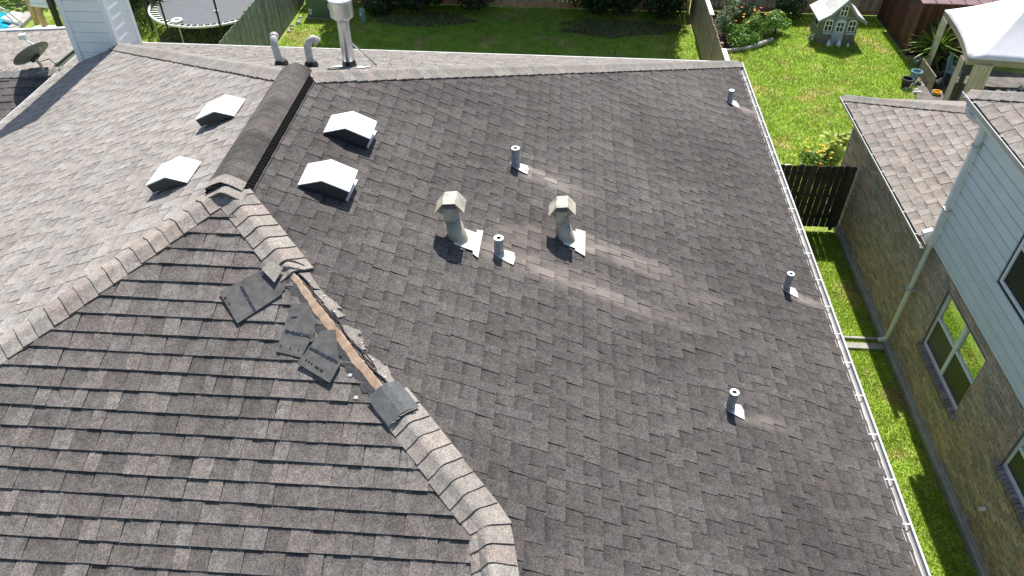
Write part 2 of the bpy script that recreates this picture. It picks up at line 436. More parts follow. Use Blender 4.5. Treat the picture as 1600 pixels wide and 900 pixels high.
# ------------------------------------------------------------------ ground
g = MB()
g.face([(-90, -40, 0), (90, -40, 0), (90, 140, 0), (-90, 140, 0)])
ground = tag(g.build('ground', M_soil), kind='structure')

# ------------------------------------------------------------------ main house
house = thing('house', (XR, 7, 0), 'house under a big grey hip roof with torn ridge caps, filling most of the view', 'house')
b = MB(); b.box(XL+.45, XE-.45, YF+.45, YB-.45, 0, ZE-.02); b.build('wall', M_brickwall, house)
b = MB(); b.box(XL+.06, XE-.06, YF+.06, YB-.06, ZE-.06, ZE-.012); b.build('soffit', M_white, house)
def deck(poly, nm, m):
    b = MB(); b.face([V((x, y, z-.004)) for x, y, z in poly], 1.0); return b.build(nm, m, house, recalc=False)
fr = [(path_x(y), y) for y in (YF, 1.0, BEND[1]+.03)]
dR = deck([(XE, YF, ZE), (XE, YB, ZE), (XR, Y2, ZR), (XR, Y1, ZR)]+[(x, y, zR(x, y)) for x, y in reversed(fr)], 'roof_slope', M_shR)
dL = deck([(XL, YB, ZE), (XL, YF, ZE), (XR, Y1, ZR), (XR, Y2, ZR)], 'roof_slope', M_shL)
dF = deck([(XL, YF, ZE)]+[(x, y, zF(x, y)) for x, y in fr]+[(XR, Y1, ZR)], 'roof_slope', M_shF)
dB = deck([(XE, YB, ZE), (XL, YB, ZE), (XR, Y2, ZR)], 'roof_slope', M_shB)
dR['label'] = 'dark stained right slope with pale streaks below the vents'
dL['label'] = 'sun bleached left slope'; dF['label'] = 'brown front slope with heavy course lines'; dB['label'] = 'rear slope'
b = MB()                                      # closes the small step under the swung hip line
for i in range(len(fr)-1):
    (xa, ya), (xb, yb) = fr[i], fr[i+1]
    b.face([(xa, ya, zF(xa, ya)-.01), (xb, yb, zF(xb, yb)-.01), (xb, yb, zR(xb, yb)-.006), (xa, ya, zR(xa, ya)-.006)], 1.0)
b.build('hip_filler', M_shF, house)
EP = .16072
def rR_lo(d):
    x = XE-d
    if x < BEND[0]: 
        y = Y1-(x-XR)
        return y+.02
    return max(YF, BEND[1]+.04-(x-BEND[0])/BDIR)
setR = shingles((XE, 0), (0, 1), (-1, 0), ZE, MS, RUN, rR_lo, lambda d: YB-d, EP, -.03, 11, tone=(.89, 1.12), wid=(.11, .19), T=(.006, .012))
setL = shingles((XL, 0), (0, 1), (1, 0), ZE, MS, RUN, lambda d: YF+d, lambda d: YB-d, EP, -.03, 12, tone=(.91, 1.07), wid=(.12, .21), T=(.006, .011))
def rF_hi(d):
    y = YF+d; x = path_x(y)
    if TORN[0] < x < TORN[1]: x -= .10 + .012*math.sin(y*37)
    return x
setF = shingles((0, YF), (1, 0), (0, 1), ZE, MS, RUN, lambda d: XR-(RUN-d), rF_hi, EP, (3.9138-YF) % EP - EP, 13, tone=(.80, 1.22), wid=(.12, .24), T=(.019, .024))
setB = shingles((0, YB), (1, 0), (0, -1), ZE, MS, RUN, lambda d: XR-(RUN-d), lambda d: XR+(RUN-d), EP, -.03, 14, T=(.006, .011))
place_pieces([(setR, dR, M_shR), (setL, dL, M_shL), (setF, dF, M_shF), (setB, dB, M_shB)], 300, 'shingle', 'shingle_field')

# hip and ridge caps
cx = .145
in_torn = lambda p: TORN[0]-.02 < p.x < TORN[1]
ys = [1.2, 2.0, 2.6, BEND[1]-.3, BEND[1]+.04]
pathR = [(path_x(y), y) for y in ys]+[(path_x(Y1-.01), Y1-.01)]
cap_run(pathR, zF, zR, .15, .20, cx, house, M_cap, 21, skip=in_torn)
cap_run([(XL, YF), (XR-.01, Y1-.01)], zL, zF, .19, .15, cx, house, M_cap, 22)
cap_run([(XE, YB), (XR+.1, Y2+.1)], zR, zB, .19, .19, cx, house, M_capg, 23, tone=(.80, 1.05))
cap_run([(XL, YB), (XR-.1, Y2+.1)], zB, zL, .19, .19, cx, house, M_capg, 24, tone=(.92, 1.1))
cap_run([(XR, Y1-.13), (XR, Y1+.06)], zL, zR, .19, .19, .20, house, M_cap, 25, lift=.026)

# ridge vent
n = 12; R0 = .188; XV = XR-.045
ya, yb_ = Y1+.0, Y2+.16
arc = [(-R0 + 2*R0*i/n, .042*(1-(2*i/n-1)**2)**.8+.036) for i in range(n+1)]
rnd = random.Random(5); yy = yb_; 
cov = MB(); cov.prism([(XV+x*.985, ya+.012, ZR+z-.018-abs(x)*.28) for x, z in arc]+[(XV+R0*.985, ya+.012, ZR-.02), (XV-R0*.985, ya+.012, ZR-.02)], (0, yb_-ya-.02, 0))
rvent = cov.build('ridge_vent', M_black, house)
rvent['label'] = 'dark stained arched vent along the short top ridge'
yy = ya
while yy < yb_:
    y0, y1 = yy, min(yb_, yy+.155); lt = rnd.uniform(.85, 1.12)
    if True:
        b = MB(); up0, up1 = .0075, .0055
        lo = [V((XV+x, y0, ZR+z-abs(x)*.28+up0)) for x, z in arc]; hi = [V((XV+x, y1+.01, ZR+z-abs(x)*.28+up1)) for x, z in arc]
        for i in range(n): b.face([lo[i], lo[i+1], hi[i+1], hi[i]], lt)
        for i in range(n): b.face([lo[i]-V((0, 0, .006)), lo[i+1]-V((0, 0, .006)), lo[i+1], lo[i]], lt*.8)
        b.build('ridge_cap', M_cap if y0 < ya+.1 else M_capv, rvent)
    yy += .145
for sgn in (-1, 1):                            # louvred side baffles
    xa, xb = XV+sgn*(R0-.02), XV+sgn*(R0+(.052 if sgn > 0 else .03))
    za, zb = ZR-MS*abs(xa-XR), ZR-MS*abs(xb-XR)
    b = MB(); b.hexa([(xa, ya, za-.01), (xb, ya, zb-.01), (xb, yb_, zb-.01), (xa, yb_, za-.01), (xa, ya, za+.030), (xb, ya, zb+.022), (xb, yb_, zb+.022), (xa, yb_, za+.030)])
    bf = b.build('vent_baffle', M_baffle, rvent)
    b = MB(); y = ya+.05
    while y < yb_-.02:
        b.hexa([(xa, y, za+.0305), (xb, y, zb+.0225), (xb, y+.012, zb+.0225), (xa, y+.012, za+.0305), (xa, y, za+.033), (xb, y, zb+.025), (xb, y+.012, zb+.025), (xa, y+.012, za+.033)]); y += .055
    b.build('baffle_fins', M_fin, rvent, kind='stuff')
xc = XV+R0+.062; b = MB(); b.box(xc, xc+.012, ya, yb_, ZR-MS*(xc-XR)-.01, ZR-MS*(xc-XR)+.016); b.build('vent_edge_strip', M_felt, rvent)

# exposed decking on the stripped hip
rnd = random.Random(31)
def hipP(x, off, h):                           # off < 0: on the front slope side (plan distance from the hip line)
    y = Y1-(x-XR); px, py = x+off*.7071, y+off*.7071
    z = (zF if off < 0 else zR)(px, py); return V((px, py, z+h))
b = MB(); NX = 60; xs = [TORN[0]+(TORN[1]-TORN[0])*i/NX for i in range(NX+1)]
ed = [-.036-.028*smooth(-2.3, -2.0, x)+.007*math.sin(x*31)*math.sin(x*13)+rnd.uniform(-.0035, .0035) for x in xs]; er = [.014+rnd.uniform(-.006, .006) for x in xs]
for i in range(NX):
    b.face([hipP(xs[i], ed[i], .022), hipP(xs[i+1], ed[i+1], .022), hipP(xs[i+1], 0, .028), hipP(xs[i], 0, .028)])
    b.face([hipP(xs[i], 0, .028), hipP(xs[i+1], 0, .028), hipP(xs[i+1], er[i+1], .018), hipP(xs[i], er[i], .018)])
dk = b.build('exposed_decking', M_wood, house); dk['label'] = 'bare wood strip where the hip caps tore off'
b = MB(); eo = [e-.05-.03*math.sin(i*.5)**2-rnd.uniform(0, .025) for i, e in enumerate(ed)]
for i in range(NX): b.face([hipP(xs[i], eo[i], .019), hipP(xs[i+1], eo[i+1], .019), hipP(xs[i+1], ed[i+1]+.01, .021), hipP(xs[i], ed[i]+.01, .021)])
b.build('torn_felt', M_felt, house)
for k, (o0, a, bb) in enumerate(((.035, -2.28, -1.80), (.05, -1.95, -1.45), (.04, -1.62, -1.24))):
    b = MB(); pts = []
    for i in range(13):
        x = a+(bb-a)*i/12; pts.append(hipP(x, o0+.02*math.sin(i*.7+k), .03))
    for i in range(12):
        wd = V((.006, .006, 0)); b.face([pts[i], pts[i+1], pts[i+1]+wd, pts[i]+wd])
        b.face([pts[i]-V((0, 0, .02)), pts[i+1]-V((0, 0, .02)), pts[i+1], pts[i]])
    b.build('torn_underlay_edge', M_felt, house)
for k in range(7):                              # pale torn flaps of the right slope edge beside the wood
    x = -2.27+k*.137+rnd.uniform(-.03, .03); b = MB(); w0 = rnd.uniform(.10, .17)
    q = [hipP(x, .045, .022), hipP(x+w0, .045+rnd.uniform(0, .03), .022), hipP(x+w0*1.1+rnd.uniform(-.03, .03), .12+rnd.uniform(-.03, .07), .018), hipP(x+w0*.5, .15+rnd.uniform(-.03, .03), .018), hipP(x+.01, .13+rnd.uniform(-.05, .05), .018)]
    b.face(q, rnd.uniform(.8, 1.0)); b.prism([p-V((0, 0, .004)) for p in q], (0, 0, .003), rnd.uniform(.8, 1)); b.build('torn_cap_flap', M_cap, house)
for k in range(7):
    x = -2.2+k*.135; o_ = (.075, .10, .085, -.03, .11, .09, .08)[k]; p = hipP(x, o_, .026); b = MB()
    b.tube([p, p+V((0, 0, .005))], .007, 8); b.build('roofing_nail', M_steel, house)

# cap left with its unweathered headlap showing
b = MB(); rows = []
for x, up in ((-1.33, .03), (-1.12, .04)):
    rows.append([hipP(x, o_, .038+up*.4+(.022 if abs(o_) < .05 else .012 if abs(o_) < .1 else 0)) for o_ in (-.16, -.09, -.03, .03, .09, .15)])
for i in range(5): b.face([rows[0][i], rows[0][i+1], rows[1][i+1], rows[1][i]])
hl = b.build('hip_cap_headlap', M_headlap, house); hl['label'] = 'blue grey cap headlap laid bare below the torn section'
b = MB()
for o_ in (-.10, -.06, -.02, .02, .055, .09): p = hipP(-1.115, o_, .06); b.tube([p-V((.02, .02, 0)), p+V((.02, .012, 0))], .008, 6)
b.build('sealant_line', M_tar, hl)

# loose caps lying upside down on the front slope
def loose(name, poly, label, curl, stripes, m=M_under, hbase=.03, seed=0):
    """poly in plan, front slope; grid-warped thin sheet"""
    rnd = random.Random(seed); P = [V((*p, 0)) for p in poly]; c = sum(P, V((0, 0, 0)))/len(P)
    def lift(p, h): 
        r = (p-c).length; return V((p.x, p.y, zF(p.x, p.y)+hbase+h+curl*r*r*8))
    b = MB(); n = len(P); dense = []
    for i in range(n):
        for t in (0, .25, .5, .75): dense.append(P[i].lerp(P[(i+1) % n], t))
    k = len(dense)
    rings = [[c.lerp(p, f) for p in dense] for f in (.33, .66, 1)]
    vs = [lift(c, 0)]+[lift(p, 0) for r in rings for p in r]; vs2 = [v-V((0, 0, .008)) for v in vs]
    fs = [(0, 1+i, 1+(i+1) % k) for i in range(k)]
    for r in range(2): fs += [(1+r*k+i, 1+(r+1)*k+i, 1+(r+1)*k+(i+1) % k, 1+r*k+(i+1) % k) for i in range(k)]
    nv = len(vs)
    allf = fs+[tuple(q+nv for q in reversed(f)) for f in fs]+[(1+2*k+i, nv+1+2*k+i, nv+1+2*k+(i+1) % k, 1+2*k+(i+1) % k) for i in range(k)]
    root = thing(name, (c.x, c.y, zF(c.x, c.y)), label, 'roof shingle', 'loose ridge caps on the front slope')
    b.mesh(vs+vs2, allf, 1.0); b.build('cap_sheet', m, root, smooth_=False)
    for (a, e, wd, brk) in stripes:
        a, e = V((*a, 0)), V((*e, 0)); b = MB(); d = (e-a); nn = V((-d.y, d.x, 0)).normalized()*wd
        N = 16
        for i in range(N):
            if brk and rnd.random() < brk: continue
            w0 = rnd.uniform(.6, 1.15); p, q = a+d*(i/N), a+d*((i+.95)/N)
            b.face([lift(p-nn*w0, .004), lift(q-nn*w0, .004), lift(q+nn*w0, .004), lift(p+nn*w0, .004)])
        b.build('sealant_strip', M_seal if not brk or brk < .5 else M_tar, root)
    return root
M_seal = mat('sealant_asphalt', (.018, .024, .030), rough=.2, var=.8, scale=45, spec=1.0, patch=((.13, .15, .165), 55, .58, .68))
loose('torn_cap', [(-2.92, 4.93), (-2.72, 5.08), (-2.50, 5.23), (-2.40, 5.08), (-2.35, 4.95), (-2.52, 4.81), (-2.69, 4.66)],
      'largest dark torn cap flipped over beside the top end of the bare wood', .02, [((-2.74, 5.00), (-2.56, 4.78), .013, 0), ((-2.87, 4.90), (-2.68, 4.70), .010, .6), ((-2.6, 5.12), (-2.53, 5.16), .01, .3)], seed=1)
loose('torn_cap', [(-2.25, 4.87), (-2.10, 4.87), (-2.01, 4.74), (-2.00, 4.62), (-2.07, 4.40), (-2.30, 4.44)],
      'dark torn cap flipped over midway along the bare wood, partly under another cap', .012, [((-2.255, 4.62), (-2.02, 4.585), .014, 0), ((-2.27, 4.49), (-2.10, 4.46), .009, .6), ((-2.235, 4.74), (-2.175, 4.75), .007, .2)], seed=2)
loose('torn_cap', [(-1.93, 4.63), (-1.81, 4.64), (-1.76, 4.45), (-1.72, 4.36), (-1.78, 4.19), (-2.09, 4.34)],
      'dark torn cap flipped over, lowest of the loose ones, overlapping its neighbour', .012, [((-2.01, 4.475), (-1.74, 4.36), .014, 0), ((-2.02, 4.37), (-1.82, 4.26), .009, .6)], hbase=.05, seed=3)
r = loose('folded_cap', [(-2.575, 5.14), (-2.50, 5.22), (-2.38, 5.16), (-2.43, 5.02)], 'small tan cap still hanging over the corner of the largest torn cap', .02, [], m=M_cap, hbase=.075, seed=4)
r = loose('curled_cap', [(-2.52, 5.00), (-2.36, 5.12), (-2.34, 5.00), (-2.46, 4.90)], 'grey curled cap edge jutting under the largest torn cap', .05, [], hbase=.02, seed=5)
b = MB(); p = [hipP(-2.38, -.05, .06), hipP(-2.36, .0, .09), hipP(-2.33, .05, .10), hipP(-2.30, .12, .075)]
b.tube([V((-2.45, 5.04, zF(0, 5.04)+.06))]+p, [.012, .014, .014, .010, .006], 6)
b.build('broken_cap_edge', M_felt, house)
for k, (x, y) in enumerate(((-1.63, 4.28), (-1.55, 4.10), (-1.74, 4.44), (-1.66, 4.56), (-1.60, 4.62))):
    b = MB(); z = zF(x, y)+.022; rr = random.Random(k)
    b.mesh([(x-.02, y-.006, z), (x+.012, y-.014, z), (x+.024, y+.008, z+.012), (x-.006, y+.012, z+.016)], [(0, 1, 2), (0, 2, 3), (0, 3, 1), (1, 3, 2)])
    tag(b.build('shingle_scrap', M_flash if k < 2 else M_felt), ['silver scrap beside the lowest torn cap', 'pale scrap below the lowest torn cap', 'black scrap at the edge of the lowest torn cap', 'black chip beside the middle of the bare wood', 'dark chip near the lower end of the bare wood'][k], 'debris', 'scraps left by the torn caps')

# ------------------------------------------------------------------ turtle vents
def slopeP(side):
    nn = V((side*MS, 0, 1))*CS; dd = V((side*CS, 0, -MS*CS))
    return lambda d, y, h: V((XR, 0, ZR)) + dd*d + V((0, y, 0)) + nn*h
def turtle(side, prof, y0, y1, label):
    P = slopeP(side); (du, hu), (dc, hc), (de, he) = prof
    root = thing_part('roof_vent', P((du+de)/2, (y0+y1)/2, 0), house, label)
    b = MB(); t = .012
    top = [(du, hu), (du+.05, hu+.035), (dc, hc), (de, he)]
    prof2 = [P(d, y0, h) for d, h in top]+[P(d, y0, h-t) for d, h in reversed(top)]
    b.prism(prof2, (0, y1-y0, 0)); b.build('hood', M_ventw, root)
    for yy_, e in ((y0, .012), (y1-.012, .012)):            # side skirts
        b = MB(); sk = [P(du+.02, yy_+.002, hu-.004), P(dc, yy_+.002, hc-.014), P(de-.004, yy_+.002, he-.014), P(de-.012, yy_+.002, .045), P(du+.1, yy_+.002, .03)]
        b.prism(sk, (0, .008, 0)); b.build('skirt', M_ventd, root)
    b = MB(); b.prism([P(de-.02, y0+.01, he-.014), P(de-.012, y0+.01, he-.014), P(de-.022, y0+.01, .05), P(de-.03, y0+.01, .05)], (0, y1-y0-.02, 0)); b.build('skirt', M_ventd, root)
    b = MB(); ym = (y0+y1)/2; r = .13; dc2 = (dc+de)/2-.03
    b.prism([P(dc2-r, ym-r, .0), P(dc2+r, ym-r, .0), P(dc2+r, ym+r, .0), P(dc2-r, ym+r, .0)], P(0, 0, .09)-P(0, 0, 0)); b.build('collar', M_ventd, root)
    b = MB(); q = [P(dc+.02, y0+.05, .016), P(de+.012, y0+.04, .018), P(de+.03, y1+.05, .018), P(dc+.1, y1+.05, .016)]; b.prism(q, P(0, 0, .004)-P(0, 0, 0)); b.build('flange', M_galv, root)
def thing_part(name, loc, parent, label):
    o = bpy.data.objects.new(name, None); COL.objects.link(o); o.empty_display_size = .1; put(o, loc, parent)
    if label: o['label'] = label
    return o
turtle(1, [(.575, .035), (.79, .19), (1.085, .178)], 7.43, 7.82, 'white box vent on the dark slope, farther of the two')
turtle(1, [(.575, .035), (.79, .19), (1.085, .178)], 6.38, 6.78, 'white box vent on the dark slope, nearer of the two')
turtle(-1, [(.63, .035), (.82, .165), (1.10, .15)], 7.76, 8.17, 'white box vent on the bleached slope, farther of the two')
turtle(-1, [(.66, .035), (.84, .165), (1.10, .15)], 6.39, 6.79, 'white box vent on the bleached slope, nearer of the two')

# ------------------------------------------------------------------ vent pipes on the dark slope
def pipe(x, y, h, r, label, plate=(.02, .20, .13), m=M_flash):
    z = zR(x, y); root = thing_part('vent_pipe', (x, y, z), house, label); P = slopeP(1); d = (x-XR)/CS
    b = MB(); n = 14; ro, ri = r, r*.55
    ring = lambda rr, zz: [(x+rr*math.cos(2*math.pi*k/n), y+rr*math.sin(2*math.pi*k/n), zz) for k in range(n)]
    vs = ring(ro*1.05, z-.1)+ring(ro, z+h-.02)+ring(ro*1.12, z+h-.015)+ring(ro*1.12, z+h)+ring(ri, z+h)+ring(ri, z+h-.12)
    fs = [(j*n+k, j*n+(k+1) % n, (j+1)*n+(k+1) % n, (j+1)*n+k) for j in range(5) for k in range(n)]+[tuple(5*n+k for k in range(n))]
    b.mesh(vs, fs); b.build('pipe', M_pipe, root, smooth_=False)
    b = MB(); vs = ring(ro*1.06, z+h+.001)+ring(ri*.98, z+h+.001); b.mesh(vs, [(k, (k+1) % n, n+(k+1) % n, n+k) for k in range(n)]); b.build('pipe_rim', M_flash, root)
    d0, d1, hw = plate
    rr = random.Random(int(x*100))
    b = MB(); b.prism([P(d-.04, y-hw*.55, .016), P(d+d1*.6, y-hw*.9, .018), P(d+d1, y-hw, .019), P(d+d1+.015, y+hw*.2, .019), P(d+d1*.95, y+hw*.9, .019), P(d+.03, y+hw*.75, .017), P(d-.05, y+hw*.5, .016)], P(0, 0, .004)-P(0, 0, 0)); b.build('flashing', m, root)
    b = MB(); q = ring(r*1.35, z-.02); top = [(x+r*1.15*math.cos(2*math.pi*k/n), y+r*1.15*math.sin(2*math.pi*k/n), z+.05) for k in range(n)]
    base = [(px, py, zR(px, py)+.02) for px, py, _ in q]
    b.mesh(base+top, [(k, (k+1) % n, n+(k+1) % n, n+k) for k in range(n)]); b.build('flashing_boot', M_pipe, root, smooth_=True)
pipe(-.46, 8.29, .27, .05, 'upright vent pipe highest on the dark slope, behind the two hooded vents', (.02, .16, .10))
pipe(-.53, 6.47, .23, .05, 'upright vent pipe between the two hooded vents', (.02, .17, .11))
pipe(1.99, 5.33, .27, .045, 'upright vent pipe lowest in the picture on the dark slope', (.02, .15, .10))
pipe(3.20, 7.86, .29, .045, 'upright vent pipe close to the middle of the gutter', (.02, .16, .10))
pipe(3.23, 13.13, .24, .048, 'upright vent pipe at the far corner by the gutter', (.02, .17, .13))

def hooded(x, y, label, seed, plate):
    z = zR(x, y); P = slopeP(1); d = (x-XR)/CS; root = thing_part('hooded_vent', (x, y, z), house, label)
    h = .33
    b = MB(); n = 14
    lo = []; hi = []
    for k in range(n):
        a = 2*math.pi*k/n; qx, qy = x+.02+.115*math.cos(a), y+.115*math.sin(a); lo.append((qx, qy, zR(qx, qy)+.012))
        hi.append((x-.045+.073*math.cos(a), y+.073*math.sin(a), z+h))
    b.mesh(lo+hi, [(k, (k+1) % n, n+(k+1) % n, n+k) for k in range(n)]+[tuple(n+k for k in range(n))]); b.build('stack', M_hood, root, smooth_=True)
    cxx = x-.045; zt = z+h; y0, y1 = y-.11, y+.12
    b = MB(); pr = [(-.155, .055), (-.07, .175), (.06, .19), (.155, .085)]
    b.prism([(cxx+px, y0, zt+pz) for px, pz in pr]+[(cxx+px*.97, y0, zt+pz-.008) for px, pz in reversed(pr)], (0, y1-y0, 0)); b.build('hood_roof', M_hood, root)
    b = MB(); b.box(cxx-.066, cxx+.058, y0-.012, y1-.02, zt-.03, zt+.125)
    b.build('hood_throat', M_hood, root)
    for sx, pa in ((-1, [(-.066, .0), (-.148, .052), (-.07, .168), (-.066, .12)]), (1, [(.058, .01), (.148, .08), (.06, .182), (.058, .12)])):
        b = MB(); b.prism([(cxx+px, y1-.03, zt+pz) for px, pz in pa], (0, .006, 0)); b.build('hood_gusset', M_hood, root)
        b = MB(); b.prism([(cxx+px, y0+.05, zt+pz) for px, pz in pa], (0, .006, 0)); b.build('hood_gusset', M_hood, root)
    b = MB(); b.prism([P(d-.02, y-.15, .018), P(d+.23, y-.15, .02), P(d+.23, y+.17, .02), P(d-.02, y+.17, .018)], P(0, 0, .004)-P(0, 0, 0)); b.build('flashing', M_flash2, root)
    a, bb, ww = plate
    b = MB(); b.prism([P(d+a, y-ww+.02, .024), P(d+bb, y-ww-.02, .026), P(d+bb+.01, y+ww+.02, .026), P(d+a+.005, y+ww, .024)], P(0, 0, .004)-P(0, 0, 0)); b.build('flashing_strip', M_flash2, root)
hooded(-.99, 6.50, 'zinc vent with an angular hood, left of the pair', 1, (.20, .265, .22))
hooded(.19, 7.20, 'zinc vent with an angular hood, right of the pair', 2, (.13, .255, .22))

# ------------------------------------------------------------------ rear slope pipes and flue
def goose(x, y, path, label):
    z = zB(x, y); root = thing_part('gooseneck_pipe', (x, y, z), house, label)
    b = MB(); b.tube([(x+a, y+bb, z+c) for a, bb, c in path], .052, 12); b.build('pipe', M_pvc, root, smooth_=True)
    a = V(path[-1]); a2 = V(path[-2]); e = (a-a2).normalized(); p = V((x, y, z))+a
    b = MB(); b.tube([p-e*.03, p+e*.015], .06, 12); b.build('pipe_collar', M_pvc, root)
    b = MB(); b.tube([(x, y, z-.05), (x, y, z+.05), (x, y, z+.09)], [.10, .095, .07], 12); b.build('boot', M_rubber, root)
goose(-3.84, 9.88, [(0, 0, -.1), (-.03, 0, .14), (-.05, .01, .27), (-.06, .05, .36), (-.07, .12, .38)], 'bent grey pipe behind the ridge, left of the pair')
goose(-3.40, 9.83, [(0, 0, -.1), (-.01, 0, .16), (-.01, .0, .30), (.02, .02, .37), (.08, .04, .40), (.12, .05, .36)], 'bent grey pipe behind the ridge, beside the tall flue')
x, y = -2.90, 9.95; z = zB(x, y)
fl = thing_part('metal_flue', (x, y, z), house, 'tall shiny flue with a drum cap behind the ridge')
b = MB(); b.tube([(x, y, z-.1), (x, y, z+.78)], .082, 20, cap=False); b.build('flue_pipe', M_flue, fl, smooth_=True)
b = MB(); b.tube([(x, y, z-.08), (x, y, z+.05), (x, y, z+.12)], [.12, .10, .086], 16); b.build('mastic_collar', M_tar, fl)
b = MB(); b.tube([(x, y, z+.70), (x, y, z+.74), (x, y, z+.75), (x, y, z+.95), (x, y, z+.96)], [.10, .15, .155, .155, .15], 24); b.build('drum_cap', M_flue, fl)
b = MB(); b.tube([(x, y, z+.962), (x, y, z+.985), (x, y, z+1.0)], [.165, .165, .05], 24); b.build('cap_lid', M_ventw, fl)
b = MB(); b.tube([(x, y, z+.66), (x, y, z+.69)], .086, 20, cap=False); b.build('band', M_galv, fl)
b = MB(); b.tube([(x+.07, y+.02, z+.36), (x+.28, y+.42, z-.15)], .014, 8); b.build('brace', M_galv, fl)
b = MB(); b.prism([(x-.2, y-.16, zB(0, y-.16)+.016), (x+.24, y-.16, zB(0, y-.16)+.016), (x+.26, y+.2, zB(0, y+.2)+.016), (x-.2, y+.2, zB(0, y+.2)+.016)], (0, 0, .004)); b.build('flashing', M_flash, fl)

# ------------------------------------------------------------------ chimney
ch = thing_part('chimney', (-9.05, 14.4, 2.7), house, 'white board clad chimney at the far left corner')
X0, X1, YA, YC, ZT = -9.51, -8.60, 13.87, 14.72, 7.45
b = MB(); b.box(X0+.02, X1-.02, YA+.02, YC-.02, 2.6, ZT-.02); b.build('core', M_dish, ch)
z = 2.55; k = 0
while z < ZT-.05:
    if z < 6.2 or True:
        for face in range(3):
            b = MB(); z1 = z+.196
            if face == 0: b.hexa([(X0+.09, YA+.006, z), (X1-.09, YA+.006, z), (X1-.09, YA+.03, z), (X0+.09, YA+.03, z), (X0+.09, YA+.012, z1), (X1-.09, YA+.012, z1), (X1-.09, YA+.03, z1), (X0+.09, YA+.03, z1)], 1.0)
            elif face == 1: b.hexa([(X1-.03, YA+.09, z), (X1+.004, YA+.09, z), (X1+.004, YC-.09, z), (X1-.03, YC-.09, z), (X1-.03, YA+.09, z1), (X1-.012, YA+.09, z1), (X1-.012, YC-.09, z1), (X1-.03, YC-.09, z1)], 1.0)
            else: continue
            b.build('siding_board', M_chim, ch)
    z += .205
for cxx, cyy in ((X0, YA), (X1, YA), (X1, YC), (X0, YC)):
    b = MB(); ex = .055; sx = 1 if cxx == X0 else -1; sy = 1 if cyy == YA else -1
    b.box(min(cxx-sx*.015, cxx+sx*.09), max(cxx-sx*.015, cxx+sx*.09), min(cyy-sy*.015, cyy+sy*.09), max(cyy-sy*.015, cyy+sy*.09), 2.5, ZT); b.build('corner_trim', M_chim, ch)
b = MB(); b.box(X0-.05, X1+.05, YA-.05, YC+.05, ZT, ZT+.08); b.build('cap', M_galv, ch)

# ------------------------------------------------------------------ gutters
def gutter(parent, p0, p1, outdir, z, w=.085, h=.085, m=M_gutter, mi=M_gutin2, step=.56, strapm=M_gutter, name='gutter', lip=.014):
    """p0, p1: roof-edge plan points; outdir: plan unit away from the house"""
    p0, p1, o = V((*p0, 0)), V((*p1, 0)), V((*outdir, 0))
    d = (p1-p0); ln = d.length; d.normalize()
    P = lambda s, a, zz: p0+d*s+o*a+V((0, 0, z+zz))
    prof = [(.0, .0), (.0, -h), (w*.72, -h), (w, -h*.35), (w, 0), (w-lip, 0), (w-lip, -.012), (w-.006, -.014), (w*.7, -h+.006), (.005, -h+.006), (.005, 0)]
    b = MB(); b.prism([P(0, a, q) for a, q in prof], d*ln); gt = b.build(name, m, parent)
    b = MB(); b.face([P(0, .006, -h+.012), P(ln, .006, -h+.012), P(ln, w*.74, -h+.012), P(0, w*.74, -h+.012)]); b.build('trough_floor', mi, gt)
    b = MB(); b.face([P(0, .0055, -h+.012), P(ln, .0055, -h+.012), P(ln, .0055, -.002), P(0, .0055, -.002)]); b.build('trough_back', mi, gt)
    s = .3
    while s < ln:
        b = MB(); b.hexa([P(s, .004, -.010), P(s+.018, .004, -.010), P(s+.018, w-.004, -.008), P(s, w-.004, -.008), P(s, .004, -.006), P(s+.018, .004, -.006), P(s+.018, w-.004, -.004), P(s, w-.004, -.004)])
        if inview(P(s, 0, 0)): b.build('gutter_strap', strapm, gt)
        s += step*random.Random(int(s*100)).uniform(.9, 1.1)
    return gt
gutter(house, (XE-.005, YF), (XE-.005, YB+.02), (1, 0), ZE+.01, w=.125, lip=.022)
gutter(house, (XL+.005, YB), (XL+.005, YF), (-1, 0), ZE+.012, w=.05, h=.09, m=M_white, step=1.2)
b = MB(); b.box(XL, XE, YB-.002, YB+.02, ZE-.12, ZE+.012); b.build('fascia', M_white, house)

# ------------------------------------------------------------------ right-hand neighbour
XW = 6.07
nb = thing('neighbour_house', (9, 9.5, 0), 'brick and pale blue sided two storey house across the narrow side yard', 'house')
YN0, YN1, YC2 = 1.0, 14.2, 10.0                # wall runs YN0..YN1; two storeys up to YC2
W1 = (7.60, 9.05, .97, 2.08); W2 = (4.90, 6.40, 1.38, 2.22); W3 = (6.55, 8.11, 3.09, 4.3)
ZS = 2.36
b = MB(); cx0 = XW+.025
def wbox(y0, y1, z0, z1): b.box(cx0, cx0+.2, y0, y1, z0, z1)
for y0, y1, z0, z1 in ((YN0, W2[0], 0, 2.5), (W2[0], W2[1], 0, W2[2]), (W2[0], W2[1], W2[3], 2.5), (W2[1], W1[0], 0, 2.5), (W1[0], W1[1], 0, W1[2]), (W1[0], W1[1], W1[3], 2.5), (W1[1], YC2-.03, 0, 2.5), (YC2-.03, YN1, 0, 2.28),
                       (YN0, W3[0], 2.5, 4.52), (W3[0], W3[1], 2.5, W3[2]), (W3[0], W3[1], W3[3], 4.52), (W3[1], YC2-.03, 2.5, 4.52)): wbox(y0, y1, z0, z1)
b.box(cx0+.19, 12, YN0, YN1-.01, 0, 2.49); b.box(cx0+.191, 12, YN0, YC2-.04, 2.48, 4.52); b.build('wall_core', M_mortar, nb)
b = MB(); b.box(XW-.07, XW+.06, YN0, YN1+.02, -.02, .13); b.box(XW-.02, XW+.06, YN0, YN1+.01, .12, .17); b.build('foundation_ledge', M_conc, nb, bevel=.012)
pieces = []; rnd = random.Random(77)
